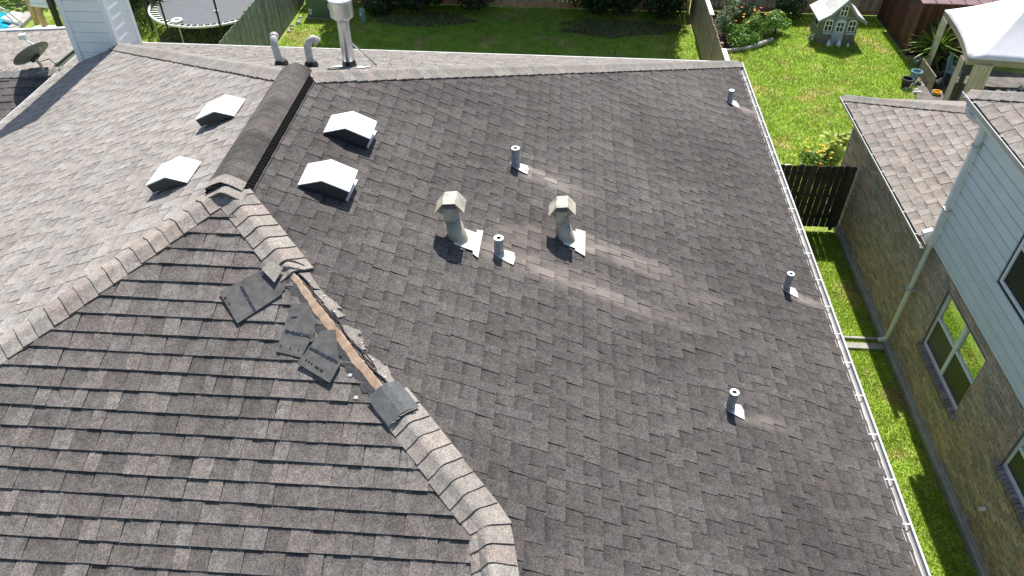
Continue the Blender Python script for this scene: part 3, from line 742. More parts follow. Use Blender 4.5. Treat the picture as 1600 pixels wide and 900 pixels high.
BW, BH, GAP = .185, .060, .009; row = 0; z = .18
while z < 2.52:
    y = 3.2 - (BW/2 if row % 2 else 0)
    while y < YN1:
        y0, y1 = y, min(YN1, y+BW); y += BW+GAP
        if (y0 < YC2 and z+BH > ZS) or (y0 >= YC2 and z+BH > 2.28): continue
        bad = False; segs = [(y0, y1)]
        for (a, c, lo, hi) in (W1, W2):
            if z+BH > lo-.11 and z < hi+.005:
                ns = []
                for p, q in segs:
                    if q <= a-.005 or p >= c+.005: ns.append((p, q)); continue
                    if p < a-.005: ns.append((p, a-.005))
                    if q > c+.005: ns.append((c+.005, q))
                segs = ns
        for p, q in segs:
            if q-p < .02 or not inview((XW, (p+q)/2, z)): continue
            lt = rnd.uniform(.74, 1.16); r = rnd.random()
            col = (lt*1.06, lt*1.0, lt*.88) if r < .5 else (lt, lt*.92, lt*.85) if r < .75 else (lt*.85, lt*.9, lt*.85) if r < .96 else (1.15, .85, .72)
            xo = XW+rnd.uniform(-.003, .004)
            vs = [(xo, p, z), (xo, q, z), (xo, q, z+BH), (xo, p, z+BH), (XW+.035, p, z), (XW+.035, q, z), (XW+.035, q, z+BH), (XW+.035, p, z+BH)]
            fs = [(3, 2, 1, 0), (0, 1, 5, 4), (2, 3, 7, 6), (1, 2, 6, 5), (3, 0, 4, 7)]
            Q = [proj(vs[i]) for i in range(4)]; ar = abs(sum(Q[i][0]*Q[(i+1) % 4][1]-Q[(i+1) % 4][0]*Q[i][1] for i in range(4)))/2
            ins = all(-20 < t[0] < 1620 and -20 < t[1] < 920 for t in Q)
            pieces.append((ar if ins else 0, [V(t) for t in vs], fs, [col]*5))
    z += BH+GAP; row += 1
place_pieces([(pieces, nb, M_brick)], 300, 'brick', 'brick_field')
# siding boards of the upper storey
z = ZS; k = 0; SH = .165
while z < 4.50:
    z1 = min(4.54, z+SH-.007); segs = [(YN0, YC2-.10)]
    if z1 > W3[2]-.07 and z < W3[3]+.07: segs = [(YN0, W3[0]-.07), (W3[1]+.07, YC2-.10)]
    for p, q in segs:
        b = MB(); b.box(XW-.024, XW-.003, p, q, z+.007, z1, rnd.uniform(.96, 1.03)); b.build('siding_board', M_siding, nb)
    z += SH; k += 1
b = MB(); b.box(XW-.002, cx0-.001, YN0, W3[0]-.03, ZS+.01, 4.53); b.box(XW-.002, cx0-.001, W3[1]+.03, YC2-.11, ZS+.01, 4.53); b.box(XW-.002, cx0-.001, W3[0]-.03, W3[1]+.03, ZS+.01, W3[2]-.02); b.build('siding_backing', M_ventd, nb)
b = MB(); b.box(XW-.035, XW+.05, YC2-.10, YC2+.02, ZS, 4.54); b.box(XW-.03, XW+.35, YC2+.021, YC2+.04, ZS+.25, 4.54); b.build('corner_board', M_siding, nb)
b = MB(); b.box(XW-.03, XW+.04, YN0, YC2, ZS-.045, ZS-.002); b.build('siding_ledge', M_siding, nb)
def window(y0, y1, z0, z1, cols, rail, recess, label, sill=None, upper=M_glass, lower=M_screen):
    root = thing_part('window', (XW, (y0+y1)/2, z0), nb, label); fx = XW+recess
    b = MB(); t = .05
    b.box(fx, fx+.06, y0, y1, z0, z0+t); b.box(fx, fx+.06, y0, y1, z1-t, z1)
    b.box(fx+.001, fx+.06, y0, y0+t, z0+t, z1-t); b.box(fx+.001, fx+.06, y1-t, y1, z0+t, z1-t); b.build('frame', M_vinyl, root)
    if recess > 0:
        b = MB(); b.box(XW+.001, fx+.06, y0-.004, y0, z0, z1); b.box(XW+.001, fx+.06, y1, y1+.004, z0, z1); b.box(XW+.001, fx+.06, y0, y1, z1, z1+.004); b.build('reveal', M_brickp, root)
    iw = (y1-y0-2*t)/cols
    for c in range(cols):
        a, e = y0+t+c*iw, y0+t+(c+1)*iw
        if c: b = MB(); b.box(fx-.003, fx+.055, a-.035, a+.035, z0+t, z1-t); b.build('mullion', M_vinyl, root)
        a += .03 if c else 0; e -= .03 if c < cols-1 else 0
        zm = z0+(z1-z0)*rail
        b = MB(); b.box(fx+.008, fx+.05, a, e, zm-.02, zm+.02); b.build('meeting_rail', M_vinyl, root)
        b = MB(); b.box(fx+.030, fx+.036, a, e, zm+.02, z1-t); b.build('pane', upper, root)
        b = MB(); b.box(fx+.018, fx+.024, a, e, z0+t, zm-.02); b.build('pane', lower, root)
    if sill:
        n = int((y1-y0+.16)/.072)
        for k in range(n):
            p = y0-.08+k*.072; b = MB(); b.hexa([(XW-.035, p, z0-.105), (XW-.035, p+.062, z0-.105), (XW+.05, p+.062, z0-.105), (XW+.05, p, z0-.105), (XW-.035, p, z0-.030), (XW-.035, p+.062, z0-.030), (XW+.07, p+.062, z0-.004), (XW+.07, p, z0-.004)], random.Random(k).uniform(.75, 1.25)); b.build('sill_brick', M_brickp, root)
window(*W1, 2, .52, .035, 'wide white window below the siding, its upper panes reflecting grass', sill=True)
window(*W2, 2, .5, .035, 'white window at the right edge of the brick wall', sill=True)
window(*W3, 1, .5, -.035, 'upstairs window in the pale blue siding')
# single storey roof: eave along x = 5.57
EX, EZ, EY = 5.895, 2.365, 14.68; M2 = .41
def nslope(name, EX, EZ, ylo, yhi, D, m2, seed):
    b = MB(); b.face([(EX, ylo, EZ-.004), (EX+D, ylo, EZ+m2*D-.004), (EX+D, yhi-D, EZ+m2*D-.004), (EX, yhi, EZ-.004)], 1.0); dk = b.build('roof_slope', M_shN, nb, recalc=False)
    ps = shingles((EX, 0), (0, 1), (1, 0), EZ, m2, D, lambda d: ylo, lambda d: yhi-d, .158, -.03, seed, tone=(.86, 1.1), wid=(.13, .22), T=(.008, .014))
    b = MB(); b.face([(EX, yhi, EZ-.004), (EX+D, yhi-D, EZ+m2*D-.004), (EX+D+D, yhi-D, EZ+m2*D-.004), (EX+2.5*D, yhi, EZ-.004)], 1.0); b.build('roof_slope', M_shN, nb, recalc=False)
    return ps, dk
psA, dA = nslope('low', EX, EZ, YC2+.03, EY, 3.0, M2, 51)
# upper roof
UX, UZ, UY = 5.805, 4.725, 10.25
psB, dBn = nslope('up', UX, UZ, 4.0, UY, 2.2, .46, 52)
place_pieces([(psA, dA, M_shN), (psB, dBn, M_shN)], 300, 'shingle', 'shingle_field')
zA = lambda x, y: EZ+M2*(x-EX); zA2 = lambda x, y: EZ+M2*(EY-y)
cap_run([(EX, EY), (EX+3, EY-3)], zA2, zA, .15, .17, .145, nb, M_capg, 53)
zU = lambda x, y: UZ+.46*(x-UX); zU2 = lambda x, y: UZ+.46*(UY-y)
cap_run([(UX, UY), (UX+2, UY-2)], zU2, zU, .15, .17, .145, nb, M_capg, 54)
b = MB(); b.box(EX+.02, XW+.1, YC2+.03, EY-.02, EZ-.16, EZ-.13); b.box(EX+.02, EX+.05, YC2+.03, EY-.02, EZ-.13, EZ-.02); b.build('soffit', M_vinyl, nb)
b = MB(); b.prism([(EX+.02, YC2+.029, EZ-.16), (XW+.1, YC2+.029, EZ-.16), (XW+.1, YC2+.029, EZ+.18), (EX+.02, YC2+.029, EZ-.01)], (0, .02, 0)); b.build('eave_end_board', M_vinyl, nb)
b = MB(); b.box(UX+.02, XW+.1, 3.5, UY-.02, UZ-.2, UZ-.17); b.box(UX+.02, UX+.05, 3.5, UY-.02, UZ-.17, UZ-.02); b.box(UX+.02, 12, UY-.04, UY-.02, UZ-.2, UZ-.02); b.box(XW+.1, 12, YC2+.025, UY-.045, UZ-.2, UZ-.17); b.build('soffit', M_vinyl, nb)
gutter(nb, (EX, EY+.02), (EX, 9.80), (-1, 0), EZ+.005, w=.095, mi=M_gutin, step=.62, strapm=M_gutter)
gutter(nb, (UX, UY+.02), (UX, 3.5), (-1, 0), UZ+.005, w=.095, mi=M_gutin, step=.9, strapm=M_gutter)
b = MB(); b.prism([(EX+.02, YC2+.02, EZ+.02), (EX+.15, YC2+.02, EZ+.08), (EX+.15, YC2+.10, EZ+.08), (EX+.02, YC2+.10, EZ+.02)], (0, 0, .045)); b.build('kickout_flashing', M_white, nb)
# downspout
dsy = YC2-.15; b = MB(); xx = XW-.075
pts = [(UX-.05, dsy+.16, UZ-.08), (UX-.055, dsy+.16, UZ-.15), (UX-.02, dsy+.13, UZ-.21), (XW-.14, dsy+.03, UZ-.27), (xx-.01, dsy, UZ-.33), (xx, dsy, UZ-.42), (xx, dsy, .34), (xx-.02, dsy, .24), (xx-.13, dsy, .20)]
b.tube(pts, .038, 8)
ds = b.build('downspout', M_white, nb)
for zz in (4.1, 3.0, 1.4): b = MB(); b.box(xx-.052, XW+.0, dsy-.06, dsy+.06, zz, zz+.03); b.build('downspout_strap', M_gutter, ds)
b = MB(); b.tube([(XW-.02, 6.15, .72), (XW-.10, 6.15, .70)], .028, 10); b.build('outlet_cover', M_white, nb)
# drain channel across the side yard
dr = MB(); dr.box(5.02, 6.0, 9.78, 9.92, -.02, .045); dr.box(5.02, 6.0, 10.02, 10.07, -.02, .055)
tag(dr.build('drain_channel', M_conc, bevel=.008), 'low concrete drain kerb crossing the side yard below the downspout', 'drain')

# ------------------------------------------------------------------ neighbour roof on the far left (turned a little)
ln = thing('outbuilding', (-12, 14, 0), 'low light roofed building beyond the left eave, carrying the satellite dish', 'building')
zP = 2.75; k_ = (CAMH-zP)/(CAMH-2.4); PX, PY = -10.783*k_, 14.526*k_
uu = V((-.985, -.174, 0)); vv = V((-.174, .985, 0)); sl = .135
LP = lambda u, v, z: V((PX, PY, 0))+uu*u+vv*v+V((0, 0, z))
LB = 3.1
back = [LP(-.05, 0, zP), LP(9, 0, zP), LP(9, LB, zP-sl*LB), LP(-.05, LB, zP-sl*LB)]
frontv = [LP(9, 0, zP), LP(-.6, 0, zP), LP(-.6, -4, zP-.41*4), LP(9, -4, zP-.41*4)]
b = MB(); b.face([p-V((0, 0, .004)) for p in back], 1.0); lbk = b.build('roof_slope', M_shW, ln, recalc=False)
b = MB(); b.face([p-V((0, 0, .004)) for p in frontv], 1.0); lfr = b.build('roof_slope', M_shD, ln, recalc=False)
e0 = LP(0, LB, 0); ps1 = shingles((e0.x, e0.y), (uu.x, uu.y), (-vv.x, -vv.y), zP-sl*LB, sl, LB, lambda d: -.05, lambda d: 9, .16, 0, 61, tone=(.85, 1.12))
e1 = LP(0, -4, 0); ps2 = shingles((e1.x, e1.y), (uu.x, uu.y), (vv.x, vv.y), zP-.41*4, .41, 4, lambda d: -.6, lambda d: 9, .165, 0, 62, wid=(.2, .3))
place_pieces([(ps1, lbk, M_shW), (ps2, lfr, M_shD)], 240, 'shingle', 'shingle_field')
p0, p1 = LP(-.6, 0, 0), LP(9, 0, 0)
cap_run([(p0.x, p0.y), (p1.x, p1.y)], lambda x, y: zP-.41*max(0, -((x-PX)*vv.x+(y-PY)*vv.y)), lambda x, y: zP-sl*max(0, ((x-PX)*vv.x+(y-PY)*vv.y)), .15, .17, .15, ln, M_capg, 63, tone=(.95, 1.1))
b = MB(); b.prism([LP(0, .05, zP-.05), LP(0, LB, zP-sl*LB-.05), LP(0, LB, zP-sl*LB-.35), LP(0, LB, 0), LP(0, .05, 0)], uu*8.9); b.build('wall', M_siding, ln)
b = MB(); b.bar(LP(-.06, .0, zP-.005), LP(-.06, LB, zP-sl*LB-.005), .03, .05, tint=1.0); b.build('rake_trim', M_dkmetal, ln)
b = MB(); b.bar(LP(-.04, .0, zP-.24), LP(-.04, LB, zP-sl*LB-.24), .03, .40, tint=1.0); b.build('rake_board', M_chim, ln)
b = MB(); b.bar(LP(-.1, LB+.04, zP-sl*LB), LP(9, LB+.04, zP-sl*LB), .08, .10); b.build('gutter', M_white, ln)

# satellite dish
dp = LP(.03, -.02, zP+.03)
dish = thing('satellite_dish', dp, 'grey satellite dish on the low roof beside the chimney', 'satellite dish')
ax = V((-.62, .30, .72)).normalized(); tgt = dp+V((-.08, 0, .28)); t1 = ax.cross(V((0, 1, 0))).normalized(); t2 = ax.cross(t1)
b = MB(); n = 28; rings = []
for j, rr in enumerate((0, .13, .25, .34, .38)):
    rings.append([tgt+ax*(rr*rr*.55)+(t1*math.cos(2*math.pi*k/n)+t2*math.sin(2*math.pi*k/n)*1.0)*rr for k in range(n)])
for j in range(4):
    for k in range(n): b.face([rings[j][k], rings[j][(k+1) % n], rings[j+1][(k+1) % n], rings[j+1][k]] if j else [rings[0][0], rings[1][k], rings[1][(k+1) % n]])
rf = b.build('reflector', M_dish, dish, recalc=False); so = rf.modifiers.new('solid', 'SOLIDIFY'); so.thickness = .015
b = MB(); b.tube([dp, dp+V((-.02, 0, .12)), dp+V((-.06, -.01, .22)), tgt-ax*.03], .028, 8); b.build('mast', M_galv, dish)
b = MB(); c = tgt-ax*.03; b.bar(c-t1*.10, c+t1*.10, .10, .06, up=ax); b.build('bracket', M_dkmetal, dish)
b = MB(); lnb = tgt+ax*.36-t1*.10; b.tube([tgt-t1*.28, lnb], .016, 8); b.build('feed_arm', M_white, dish)
b = MB(); b.bar(lnb-V((.06, 0, -.03)), lnb+V((.08, 0, .05)), .11, .10); b.build('receiver', M_white, dish, bevel=.015)
b = MB(); b.bar(dp-V((.12, .05, .02)), dp+V((.14, .05, -.02)), .10, .03); b.build('foot', M_galv, dish)
b = MB(); b.tube([dp+V((.0, 0, .18)), dp+V((.22, .0, .24)), dp+V((.32, .05, .05)), dp+V((.2, .1, -.1))], .008, 6); b.build('cable', M_black, dish)

# ------------------------------------------------------------------ fences
def picket_mesh(h, w, t, m, dog=.03, seed=0, lo=0.04):
    b = MB(); pts = [(-w/2, 0, lo), (w/2, 0, lo), (w/2, 0, h-dog), (w/2-dog, 0, h), (-w/2+dog, 0, h), (-w/2, 0, h-dog)]
    return pts
def fence(name, p0, p1, h, w, gap, m, label, kick=None, rails=True, side=1, seed=0, tint=(.7, 1.25), lo=.04, jit=.03, trunc=None, group=None):
    rnd = random.Random(seed); p0, p1 = V((*p0, 0)), V((*p1, 0)); d = (p1-p0); L = d.length; d.normalize(); nn = V((-d.y, d.x, 0))*side
    root = thing(name, (p0+p1)/2, label, 'fence', group); s = 0
    while s+w <= L+.001:
        hh = h+rnd.uniform(-jit, jit)*.5; t = rnd.uniform(*tint); ta = rnd.uniform(-.004, .004)
        c = p0+d*(s+w/2)+nn*ta
        if inview(c, 120, 120) or inview(c+V((0, 0, h)), 120, 120):
            b = MB(); dg = .022
            b.prism([c+d*a+V((0, 0, z)) for a, z in ((-w/2, lo), (w/2, lo), (w/2, hh-dg), (w/2-dg, hh), (-w/2+dg, hh), (-w/2, hh-dg))], nn*.016, (t*rnd.uniform(.96, 1.05), t, t*rnd.uniform(.94, 1.03)))
            b.build('picket', m, root)
        s += w+gap
    if rails:
        for z in (.35, h*.5, h-.3):
            b = MB(); b.bar(p0+nn*-.028+V((0, 0, z)), p1+nn*-.028+V((0, 0, z)), .035, .075, tint=.85); b.build('rail', m, root)
        s = 0
        while s < L:
            b = MB(); c = p0+d*s-nn*.07; b.box(c.x-.04, c.x+.04, c.y-.04, c.y+.04, 0, h-.05, .8)
            if inview(c, 120, 120): b.build('post', m, root)
            s += 2.2
    if kick:
        s = 0
        while s < L:
            e = min(L, s+2.1); b = MB(); a, c = p0+d*(s+.01)+nn*.035, p0+d*(e-.01)+nn*.035
            b.bar(a+V((0, 0, .10)), c+V((0, 0, .10)), .03, .15, tint=rnd.uniform(.7, 1.2))
            if inview(a, 400, 150) or inview(c, 400, 150): b.build('kick_board', M_kick, root)
            s += 2.1
    return root
fence('wooden_fence', (4.2, 24.98), (-8.4, 24.98), 1.65, .135, .006, M_fence, 'brown wooden back fence behind the shaded lawn and dark bushes', kick=True, side=1, seed=1)
fence('wooden_fence', (10.6, 25.12), (4.45, 25.12), 1.65, .135, .006, M_fence, 'brown wooden back fence behind the flower bed and playhouse', kick=True, side=1, seed=2, tint=(.8, 1.4))
fence('wooden_fence', (-8.42, 15.6), (-8.42, 24.9), 1.66, .135, .004, M_fenceg, 'greenish weathered fence beside the trampoline', side=-1, seed=3, tint=(.8, 1.3))
sf = fence('wooden_fence', (4.24, 15.2), (4.24, 24.9), 1.36, .135, .004, M_fence, 'grey fence running back between the shaded lawn and the flower bed', side=1, seed=4, tint=(.75, 1.15))
for (y0, y1) in ((15.8, 19.0), (21.2, 23.6)):
    b = MB(); b.box(4.19, 4.31, y0, y1, 1.385, 1.415); b.build('top_cap_board', M_phroof, sf)
gt = fence('wooden_gate', (6.03, 13.30), (3.5, 13.30), 1.57, .116, .011, M_fencek, 'dark dog eared gate closing the side yard between the houses', side=1, seed=5, rails=False, lo=.09, tint=(.6, 1.1))
gt['category'] = 'gate'
for z in (.30, .82, 1.33): b = MB(); b.box(3.5, 5.95, 13.318, 13.35, z, z+.07, .8); b.build('rail', M_fencek, gt)
b = MB(); b.bar((5.60, 13.34, .3), (4.6, 13.34, 1.35), .03, .07, up=(0, 1, 0), tint=.8); b.build('brace', M_fencek, gt)
b = MB(); b.prism([(4.62, 13.262, 1.37), (4.82, 13.262, 1.345), (5.02, 13.262, 1.37), (4.82, 13.262, 1.40)], (0, .02, 0)); b.build('hinge_plate', M_dkmetal, gt)
b = MB(); b.box(5.86, 5.93, 13.25, 13.28, .04, 1.5, .8); b.build('gate_stile', M_fencek, gt)

# ------------------------------------------------------------------ foliage helpers
def leaves(b, c, rad, n, size, rnd, tone=(.6, 1.4), up=.3, shell=.35, hue=.12):
    cx_, cy_, cz_ = c
    for i in range(n):
        while True:
            p = V((rnd.uniform(-1, 1), rnd.uniform(-1, 1), rnd.uniform(-1, 1)))
            if shell*shell < p.length_squared < 1: break
        q = V((cx_+p.x*rad[0], cy_+p.y*rad[1], cz_+p.z*rad[2]))
        if q.z < .02: continue
        nrm = (p*.6+V((rnd.gauss(0, .6), rnd.gauss(0, .6), rnd.gauss(0, .6)+up))).normalized()
        a = nrm.orthogonal().normalized(); a = (a*math.cos(i)+nrm.cross(a)*math.sin(i)); e = nrm.cross(a)
        s = size*rnd.uniform(.6, 1.3); t = rnd.uniform(*tone); h = rnd.uniform(-hue, hue)
        b.face([q-a*s, q+e*s*.5, q+a*s, q-e*s*.5], (t*(1+h), t, t*(1-h)))
def bush(name, x, y, blobs, n, size, m, label, group=None, seed=0, stems=4, cat='bush', tone=(.6, 1.4)):
    rnd = random.Random(seed); root = thing(name, (x, y, 0), label, cat, group)
    b = MB()
    for (dx, dy, dz, rx, ry, rz) in blobs: leaves(b, (x+dx, y+dy, dz), (rx, ry, rz), n//len(blobs), size, rnd, tone)
    b.build('foliage', m, root, recalc=False)
    b = MB()
    for k in range(stems):
        bl = blobs[k % len(blobs)]; b.tube([(x+rnd.uniform(-.05, .05), y+rnd.uniform(-.05, .05), -.02), (x+bl[0]*.6, y+bl[1]*.6, bl[2]*.6), (x+bl[0], y+bl[1], bl[2]+bl[5]*.5)], [.02, .014, .006], 5)
    b.build('stem', M_bark, root)
    return root
def multi(rnd, n, ex, ey, zlo, zhi, r): return [(rnd.uniform(-ex, ex), rnd.uniform(-ey, ey), rnd.uniform(zlo, zhi), r*rnd.uniform(.7, 1.2), r*rnd.uniform(.7, 1.2), r*rnd.uniform(.6, 1)) for _ in range(n)]
rr = random.Random(8)
bush('dark_bush', 2.1, 24.35, multi(rr, 14, 1.45, .45, .35, 1.3, .6), 9000, .065, M_leafd, 'large dark bush against the back fence, middle of the shaded lawn', 'dark bushes at the back fence', 81)
bush('dark_bush', -4.4, 24.35, multi(rr, 12, 1.7, .4, .3, 1.1, .55), 7500, .065, M_leafd, 'large dark bush against the back fence right of the green utility box', 'dark bushes at the back fence', 82)
bush('dark_bush', -9.9, 25.2, multi(rr, 6, 1.2, .3, .4, 1.3, .5), 2200, .06, M_leaf, 'green bush behind the trampoline', None, 83)
bush('dark_bush', -12.9, 22.6, multi(rr, 5, .7, .5, .3, 1.1, .5), 2000, .06, M_leafd, 'green bush between trampoline and chimney', None, 84)

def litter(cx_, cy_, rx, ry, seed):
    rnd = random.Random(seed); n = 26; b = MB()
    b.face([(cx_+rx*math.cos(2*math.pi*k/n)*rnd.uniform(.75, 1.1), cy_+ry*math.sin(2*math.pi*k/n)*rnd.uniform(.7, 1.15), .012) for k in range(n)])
    tag(b.build('soil_shade_patch', M_mulch_shade), kind='structure')  # brown soil, its dark colour also deepens the tree shade on the lawn
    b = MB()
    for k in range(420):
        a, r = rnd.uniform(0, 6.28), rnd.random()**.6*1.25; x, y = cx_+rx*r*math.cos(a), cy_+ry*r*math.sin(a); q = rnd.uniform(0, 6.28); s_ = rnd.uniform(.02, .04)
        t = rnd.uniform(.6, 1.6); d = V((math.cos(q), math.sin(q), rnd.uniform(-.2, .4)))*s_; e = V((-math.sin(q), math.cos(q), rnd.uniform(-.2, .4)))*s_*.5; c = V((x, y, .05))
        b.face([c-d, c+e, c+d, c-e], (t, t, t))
    tag(b.build('leaf_litter', M_litter, kind='stuff', recalc=False), 'fallen brown leaves on the soil and shade patch below a dark bush')
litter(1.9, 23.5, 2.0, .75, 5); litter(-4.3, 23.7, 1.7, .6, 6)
bush('dark_bush', -18.2, 24.6, multi(rr, 12, 1.8, .4, .4, 1.5, .6), 4200, .08, M_leafd, 'dark hedge mass behind the turquoise pool', None, 85)
bush('dark_bush', -15.2, 24.3, multi(rr, 8, 1.0, .4, .3, 1.2, .55), 3000, .08, M_leafd, 'dark bush behind the timber play frame', None, 86)
b = MB(); rs_ = random.Random(9); b.face([(-10.5+1.75*math.cos(k*.21)*rs_.uniform(.85, 1.05), 21.75+1.35*math.sin(k*.21)*rs_.uniform(.85, 1.05), .014) for k in range(30)]); tag(b.build('soil_shade_patch', M_mulch_shade), kind='structure')  # shade under the trampoline, painted as a dark ground patch
# shade trees beyond the back fence (crowns above the picture; they shade the lawn)
def tree(x, y, h, blobs, n, size, label, seed):
    rnd = random.Random(seed); root = thing('shade_tree', (x, y, 0), label, 'tree', 'trees behind the back fence')
    b = MB(); b.tube([(x, y, -.1), (x+.1, y, h*.35), (x, y+.1, h*.6), (x, y, h*.9)], [.22, .17, .12, .05], 9)
    for bl in blobs:
        b.tube([(x, y+.05, h*.45), (x+bl[0]*.5, y+bl[1]*.5, (h*.5+bl[2])/2), (x+bl[0], y+bl[1], bl[2])], [.09, .05, .02], 6)
    b.build('trunk', M_bark, root)
    b = MB()
    for bl in blobs: leaves(b, (x+bl[0], y+bl[1], bl[2]), bl[3:], n//len(blobs), size, rnd, shell=.1)
    b.build('crown', M_leaf, root, recalc=False)
rr = random.Random(19)
tree(-3.4, 27.6, 7.2, [(a, q, z+rr.uniform(-.3, .3), 1.25, 1.1, .9) for a in (-2.6, -1.2, .2, 1.5, 2.8) for q, z in ((-2.9, 5.6), (-1.6, 6.2), (-.3, 6.6), (.9, 6.2), (-.8, 5.0))], 17000, .16, 'broad leafy tree behind the back fence shading the left of the lawn', 91)
tree(1.4, 27.6, 7.0, [(a, q, z+rr.uniform(-.3, .3), 1.1, 1.1, .9) for a in (-1.7, -.6, .6, 1.4) for q, z in ((-2.9, 5.6), (-1.5, 6.2), (-.3, 6.7), (.9, 6.2), (-.8, 5.0))], 13500, .16, 'broad leafy tree behind the back fence shading the right of the lawn', 92)
tree(-12.4, 28.2, 6.5, [(a, q, 6+rr.uniform(-.6, .6), 1.1, 1.0, .8) for a in (-1.2, 0, 1.2) for q in (-.6, .6)], 2600, .17, 'leafy tree behind the trampoline yard', 93)

# ------------------------------------------------------------------ utility boxes
tb = thing('utility_box', (-7.54, 23.75, 0), 'large green utility box on the sunlit lawn by the left fence', 'utility box')
b = MB(); b.box(-7.96, -7.14, 23.5, 24.1, .02, .62); b.build('cabinet', M_green, tb, bevel=.015)
b = MB(); b.prism([(-7.99, 23.46, .60), (-7.11, 23.46, .60), (-7.11, 23.48, .66), (-7.99, 23.48, .66)], (0, .66, .03)); b.build('lid', M_greenl, tb)
for i, (x, z) in enumerate(((-7.86, .22), (-7.22, .40))):
    b = MB(); b.box(x-.05, x+.05, 23.488, 23.4985, z-.09, z+.09); st = b.build('warning_label', M_white, tb)
    b = MB(); b.prism([(x-.018, 23.4865, z-.03), (x+.018, 23.4865, z-.03), (x+.006, 23.4865, z+.035), (x-.01, 23.4865, z+.03)], (0, .001, 0)); b.build('label_mark', M_black, st)
b = MB(); b.box(-8.02, -7.08, 23.42, 24.15, -.02, .03); b.build('pad', M_conc, tb)
pd = thing('utility_pedestal', (-6.16, 23.35, 0), 'small round green utility pedestal at the edge of the tree shade', 'pedestal')
b = MB(); b.tube([(-6.16, 23.35, 0), (-6.16, 23.35, .36), (-6.16, 23.35, .42), (-6.16, 23.35, .445)], [.105, .10, .08, .03], 16); b.build('post_cover', M_greenl, pd, smooth_=False)
b = MB(); b.box(-6.21, -6.15, 23.238, 23.262, .24, .33); b.build('label', M_white, pd)
rnd = random.Random(4)
for k in range(6):
    b = MB(); x, y = -8.25+rnd.uniform(-.05, .12), 22.4+k*.22; s = rnd.uniform(.05, .09)
    b.hexa([(x-s, y-s, 0), (x+s, y-s*.8, 0), (x+s*.9, y+s, 0), (x-s, y+s, 0), (x-s*.6, y-s*.7, s), (x+s*.7, y-s*.6, s*.8), (x+s*.6, y+s*.6, s), (x-s*.5, y+s*.7, s*.9)])
    tag(b.build('stone', M_stone), 'pale edging stone at the foot of the greenish fence', 'stone', 'edging stones by the greenish fence')

# ------------------------------------------------------------------ trampoline
TX, TY, TR, TZ = -10.55, 22.5, 1.78, .78
tr = thing('trampoline', (TX, TY, 0), 'round black trampoline with white steel rim and net poles behind the house', 'trampoline')
cir = lambda r, z, n=48: [(TX+r*math.cos(2*math.pi*k/n), TY+r*math.sin(2*math.pi*k/n), z) for k in range(n)]
b = MB(); p = cir(TR, TZ); b.tube(p+[p[0]], .035, 8, cap=False); b.build('rim', M_flash, tr, smooth_=True)
b = MB(); b.face(cir(TR-.24, TZ-.03)); b.build('jumping_mat', M_tramp, tr)
for k in range(56):
    a = 2*math.pi*k/56; b = MB(); ca, sa = math.cos(a), math.sin(a)
    if sa < .5: b.tube([(TX+(TR-.25)*ca, TY+(TR-.25)*sa, TZ-.028), (TX+(TR-.01)*ca, TY+(TR-.01)*sa, TZ)], .014, 5); b.build('spring', M_flash, tr)
for k in range(4):
    a = math.radians(-118+k*90)
    for da in (-.32, .32):
        x, y = TX+TR*math.cos(a+da), TY+TR*math.sin(a+da); b = MB(); b.tube([(x, y, TZ), (x, y, .05)], .022, 7); b.build('leg', M_steel, tr)
    b = MB(); b.tube([(TX+TR*math.cos(a+d), TY+TR*math.sin(a+d), .03) for d in (-.32, -.1, .1, .32)], .022, 7); b.build('leg_foot', M_steel, tr)
for a in (-150, -112, -62, -20, 30, 80, 130):
    a = math.radians(a); x, y = TX+(TR+.05)*math.cos(a), TY+(TR+.05)*math.sin(a)
    b = MB(); b.tube([(x, y, .25), (x, y, 2.2)], .03, 8); b.build('net_pole', M_black, tr)
b = MB(); n = 48
for k in range(n):
    a0, a1 = 2*math.pi*k/n, 2*math.pi*(k+1)/n
    if 20 < math.degrees(a0) < 200: b.face([(TX+(TR-.1)*math.cos(a), TY+(TR-.1)*math.sin(a), z) for a, z in ((a0, TZ), (a1, TZ), (a1, TZ+.22), (a0, TZ+.22))])
b.build('net_skirt', M_black, tr)
b = MB(); x, y = -11.05, 21.12
for k in range(16):
    a0, a1 = 2*math.pi*k/16, 2*math.pi*(k+1)/16
    b.hexa([(x+r*math.cos(a), y+r*math.sin(a), z) for z in (TZ, TZ+.05) for r, a in ((.07, a0), (.16, a0), (.16, a1), (.07, a1))])
tag(b.build('toy_ring', M_ventw), 'white toy ring lying on the near edge of the trampoline', 'toy')
b = MB(); b.box(-10.25, -10.12, 21.9, 21.97, TZ-.03, TZ+.02); tag(b.build('toy_block', M_ventw, bevel=.01), 'small white toy on the black trampoline mat', 'toy')

# ------------------------------------------------------------------ pool and play frame on the far left
pool = thing('swimming_pool', (-18.4, 22.4, 0), 'turquoise pool with a pale rim at the top left edge', 'pool')
b = MB(); b.face([(-21, 21.1, .07), (-16.75, 21.1, .07), (-16.95, 23.0, .07), (-21, 23.4, .07)]); b.build('water', M_water, pool)
b = MB(); b.prism([(-16.75, 21.1, .0), (-16.4, 21.1, .0), (-16.65, 23.15, .0), (-16.95, 23.0, .0)], (0, 0, .12)); b.build('coping', M_conc, pool)
b = MB(); b.prism([(-17.3, 22.3, .1), (-16.55, 22.0, .1), (-16.85, 22.75, .1), (-17.25, 22.85, .1)], (0, 0, .1)); b.build('step_block', M_white, pool)
for k, dx in enumerate((0, .28)):
    x, y = -17.45+dx, 22.05-dx*.3
    b = MB(); b.tube([(x, y, 0), (x, y, .5), (x+.05, y, .68), (x+.16, y+.02, .72), (x+.35, y+.05, .58), (x+.7, y+.1, .1)], .024, 8); b.build('ladder_rail', M_steel, pool)
